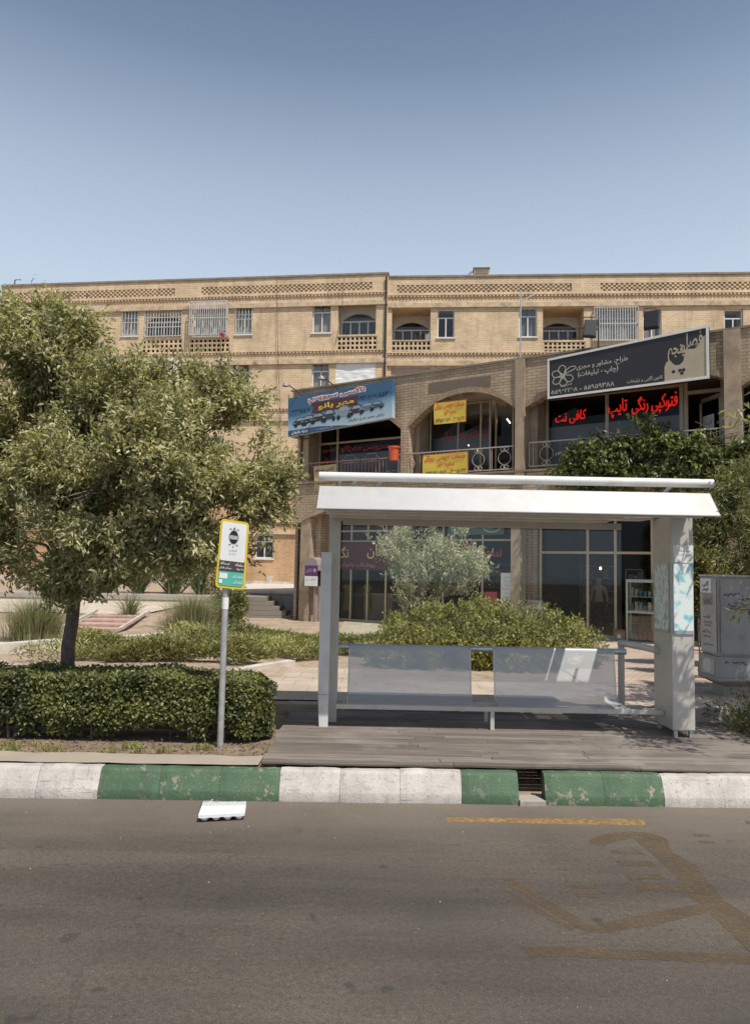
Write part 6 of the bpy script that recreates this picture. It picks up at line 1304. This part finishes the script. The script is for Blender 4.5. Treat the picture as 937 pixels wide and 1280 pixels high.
# laundry and clutter
r = lpx(278, 417, 285, 424); t = thing('cloth', 'red cloth hanging below the caged balcony', 'cloth', LF.world(r[0], -.45, r[1])); mb = MB(); n = 8
G_ = [[(.26*i/n, -.02*math.sin(i*1.5)-.05*(j/n), .20*j/n+.04*math.sin(i*.8)) for i in range(n+1)] for j in range(n+1)]; [mb.strip(G_[j], G_[j+1]) for j in range(n)]; mb.build('fabric', 'red_cloth', t); mb = MB(); mb.tube([(-.05,-.02,.32),(.35,-.02,.32)], .01, 4); mb.build('line', 'dark_metal', t)
r = rpx(518, 412, 538, 425); t = thing('laundry', 'dark and white laundry on the open balcony parapet', 'laundry', RF.world(r[0], .4, r[1])); mb = MB(); n = 12
G_ = [[(.5*i/n, .05*math.sin(i*.9), .45*j/n+.08*math.sin(i*.7)*(j/n)) for i in range(n+1)] for j in range(n+1)]; [mb.strip(G_[j], G_[j+1]) for j in range(n)]; mb.build('dark_cloth', 'dark_metal', t); mb = MB(); G_ = [[(.55+.45*i/n, .05*math.sin(i*.9), .55*j/n-.1*math.sin(i*.6)*(j/n)) for i in range(n+1)] for j in range(n+1)]; [mb.strip(G_[j], G_[j+1]) for j in range(n)]; mb.build('white_cloth', 'paper', t)
# air conditioner
r = lpx(186, 452, 223, 470); t = thing('air_conditioner', 'white box air cooler on the wall just above the tree crown', 'air conditioner', LF.world(r[0], 0, r[1]), LF.a); w_ = r[2]-r[0]; h_ = r[3]-r[1]; mb = MB(); mb.box(0, w_, -.7, -.05, 0, h_); mb.build('housing', 'frame_white', t, bevel=.02); mb = MB(); [mb.box(.08, w_-.08, -.712, -.702, .08+k*.09, .12+k*.09) for k in range(int((h_-.15)/.09))]; mb.build('louvre', 'grey_metal', t); mb = MB(); [mb.bar((x, -.6, -.02), (x, 0, -.4), .04) for x in (.1, w_-.1)]; mb.build('bracket', 'dark_metal', t)
# roof clutter
u_, z_ = RF.uz(601, 345, .5); t = thing('roof_cooler', 'tan evaporative cooler box on the roof edge', 'cooler', RF.world(u_, .6, 17.43), RF.a); mb = MB(); mb.box(-.4, .42, -.3, .4, 0, .5); mb.build('housing', 'stone', t, bevel=.02); mb = MB(); mb.box(-.44, .46, -.34, .44, .502, .54); mb.build('lid', 'coping', t); mb = MB(); [mb.box(-.34, .36, -.315, -.301, .06+k*.08, .09+k*.08) for k in range(5)]; mb.build('louvre', 'coping', t)
t = thing('roof_aerial', 'small aerial beside the roof cooler box', 'aerial', RF.world(u_-.6, .5, 17.43), RF.a); mb = MB(); mb.tube([(0,0,0),(.05,0,.42)], .02, 5); mb.build('mast', 'dark_metal', t); mb = MB(); mb.tube([(-.12,0,.25),(.2,0,.42)], .015, 5); mb.build('arm', 'dark_metal', t)
u_, z_ = LF.uz(19, 350, .3); t = thing('roof_aerial', 'small bent aerial on the roof corner above the street tree', 'aerial', LF.world(u_, .3, 17.5), LF.a); mb = MB(); mb.tube([(0,0,0),(0,0,.42),(.1,0,.46)], .035, 6); mb.build('mast', 'bark', t); mb = MB(); mb.tube([(.0,0,.44),(.36,0,.46),(.36,0,.38)], .02, 5); mb.build('arm', 'bark', t)
# ================================================================== CAMERA, SUN, SKY
cam = bpy.data.cameras.new('camera'); co = bpy.data.objects.new('camera', cam); COL.objects.link(co); SC.camera = co
cam.sensor_fit = 'VERTICAL'; cam.sensor_height = 36; cam.lens = F/1280*36; cam.clip_start = .05; cam.clip_end = 2000
fw = ray(468.5, 640).normalized(); rt = (ray(469.5, 640)-ray(468.5, 640)).normalized(); up = rt.cross(fw)
co.matrix_world = Matrix((( rt.x, up.x, -fw.x, 0), (rt.y, up.y, -fw.y, 0), (rt.z, up.z, -fw.z, H), (0, 0, 0, 1)))
S = Vector((.34, -.45, 1.0)).normalized()
sun = bpy.data.lights.new('sun', 'SUN'); sun.energy = 4.4; sun.angle = R(.5); sun.color = (1, .955, .88); so = bpy.data.objects.new('sun', sun); COL.objects.link(so); so.rotation_euler = S.to_track_quat('Z', 'Y').to_euler()
W = bpy.data.worlds.new('World'); SC.world = W; W.use_nodes = True; nt = W.node_tree; sk = nt.nodes.new('ShaderNodeTexSky'); sk.sky_type = 'NISHITA'; sk.sun_disc = False
sk.sun_elevation = math.asin(S.z); sk.sun_rotation = math.atan2(S.x, S.y); sk.air_density = 1.0; sk.dust_density = 1.0; sk.ozone_density = 1.0; sk.altitude = 0
tc = nt.nodes.new('ShaderNodeTexCoord'); sp = nt.nodes.new('ShaderNodeSeparateXYZ'); nt.links.new(tc.outputs['Generated'], sp.inputs[0])
# dusty air: the sky pales from the zenith down to the horizon
hz = ramp(nt, sp.outputs[2], [(.0, (.86,)*3), (.34, (.93,)*3), (.46, (.62,)*3), (.58, (.21,)*3), (.70, (0,)*3), (.9, (0,)*3)])
nt.links.new(mix(nt, hz.outputs[0], sk.outputs[0], (5.7, 6.85, 8.25)), nt.nodes['Background'].inputs[0]); nt.nodes['Background'].inputs[1].default_value = .09
vs = SC.view_settings; vs.view_transform = 'Standard'; vs.look = 'None'; vs.gamma = 1; vs.use_curve_mapping = False; vs.exposure = .16
SC.cycles.max_bounces = 8; SC.cycles.transparent_max_bounces = 24; SC.cycles.diffuse_bounces = 3; SC.cycles.glossy_bounces = 3
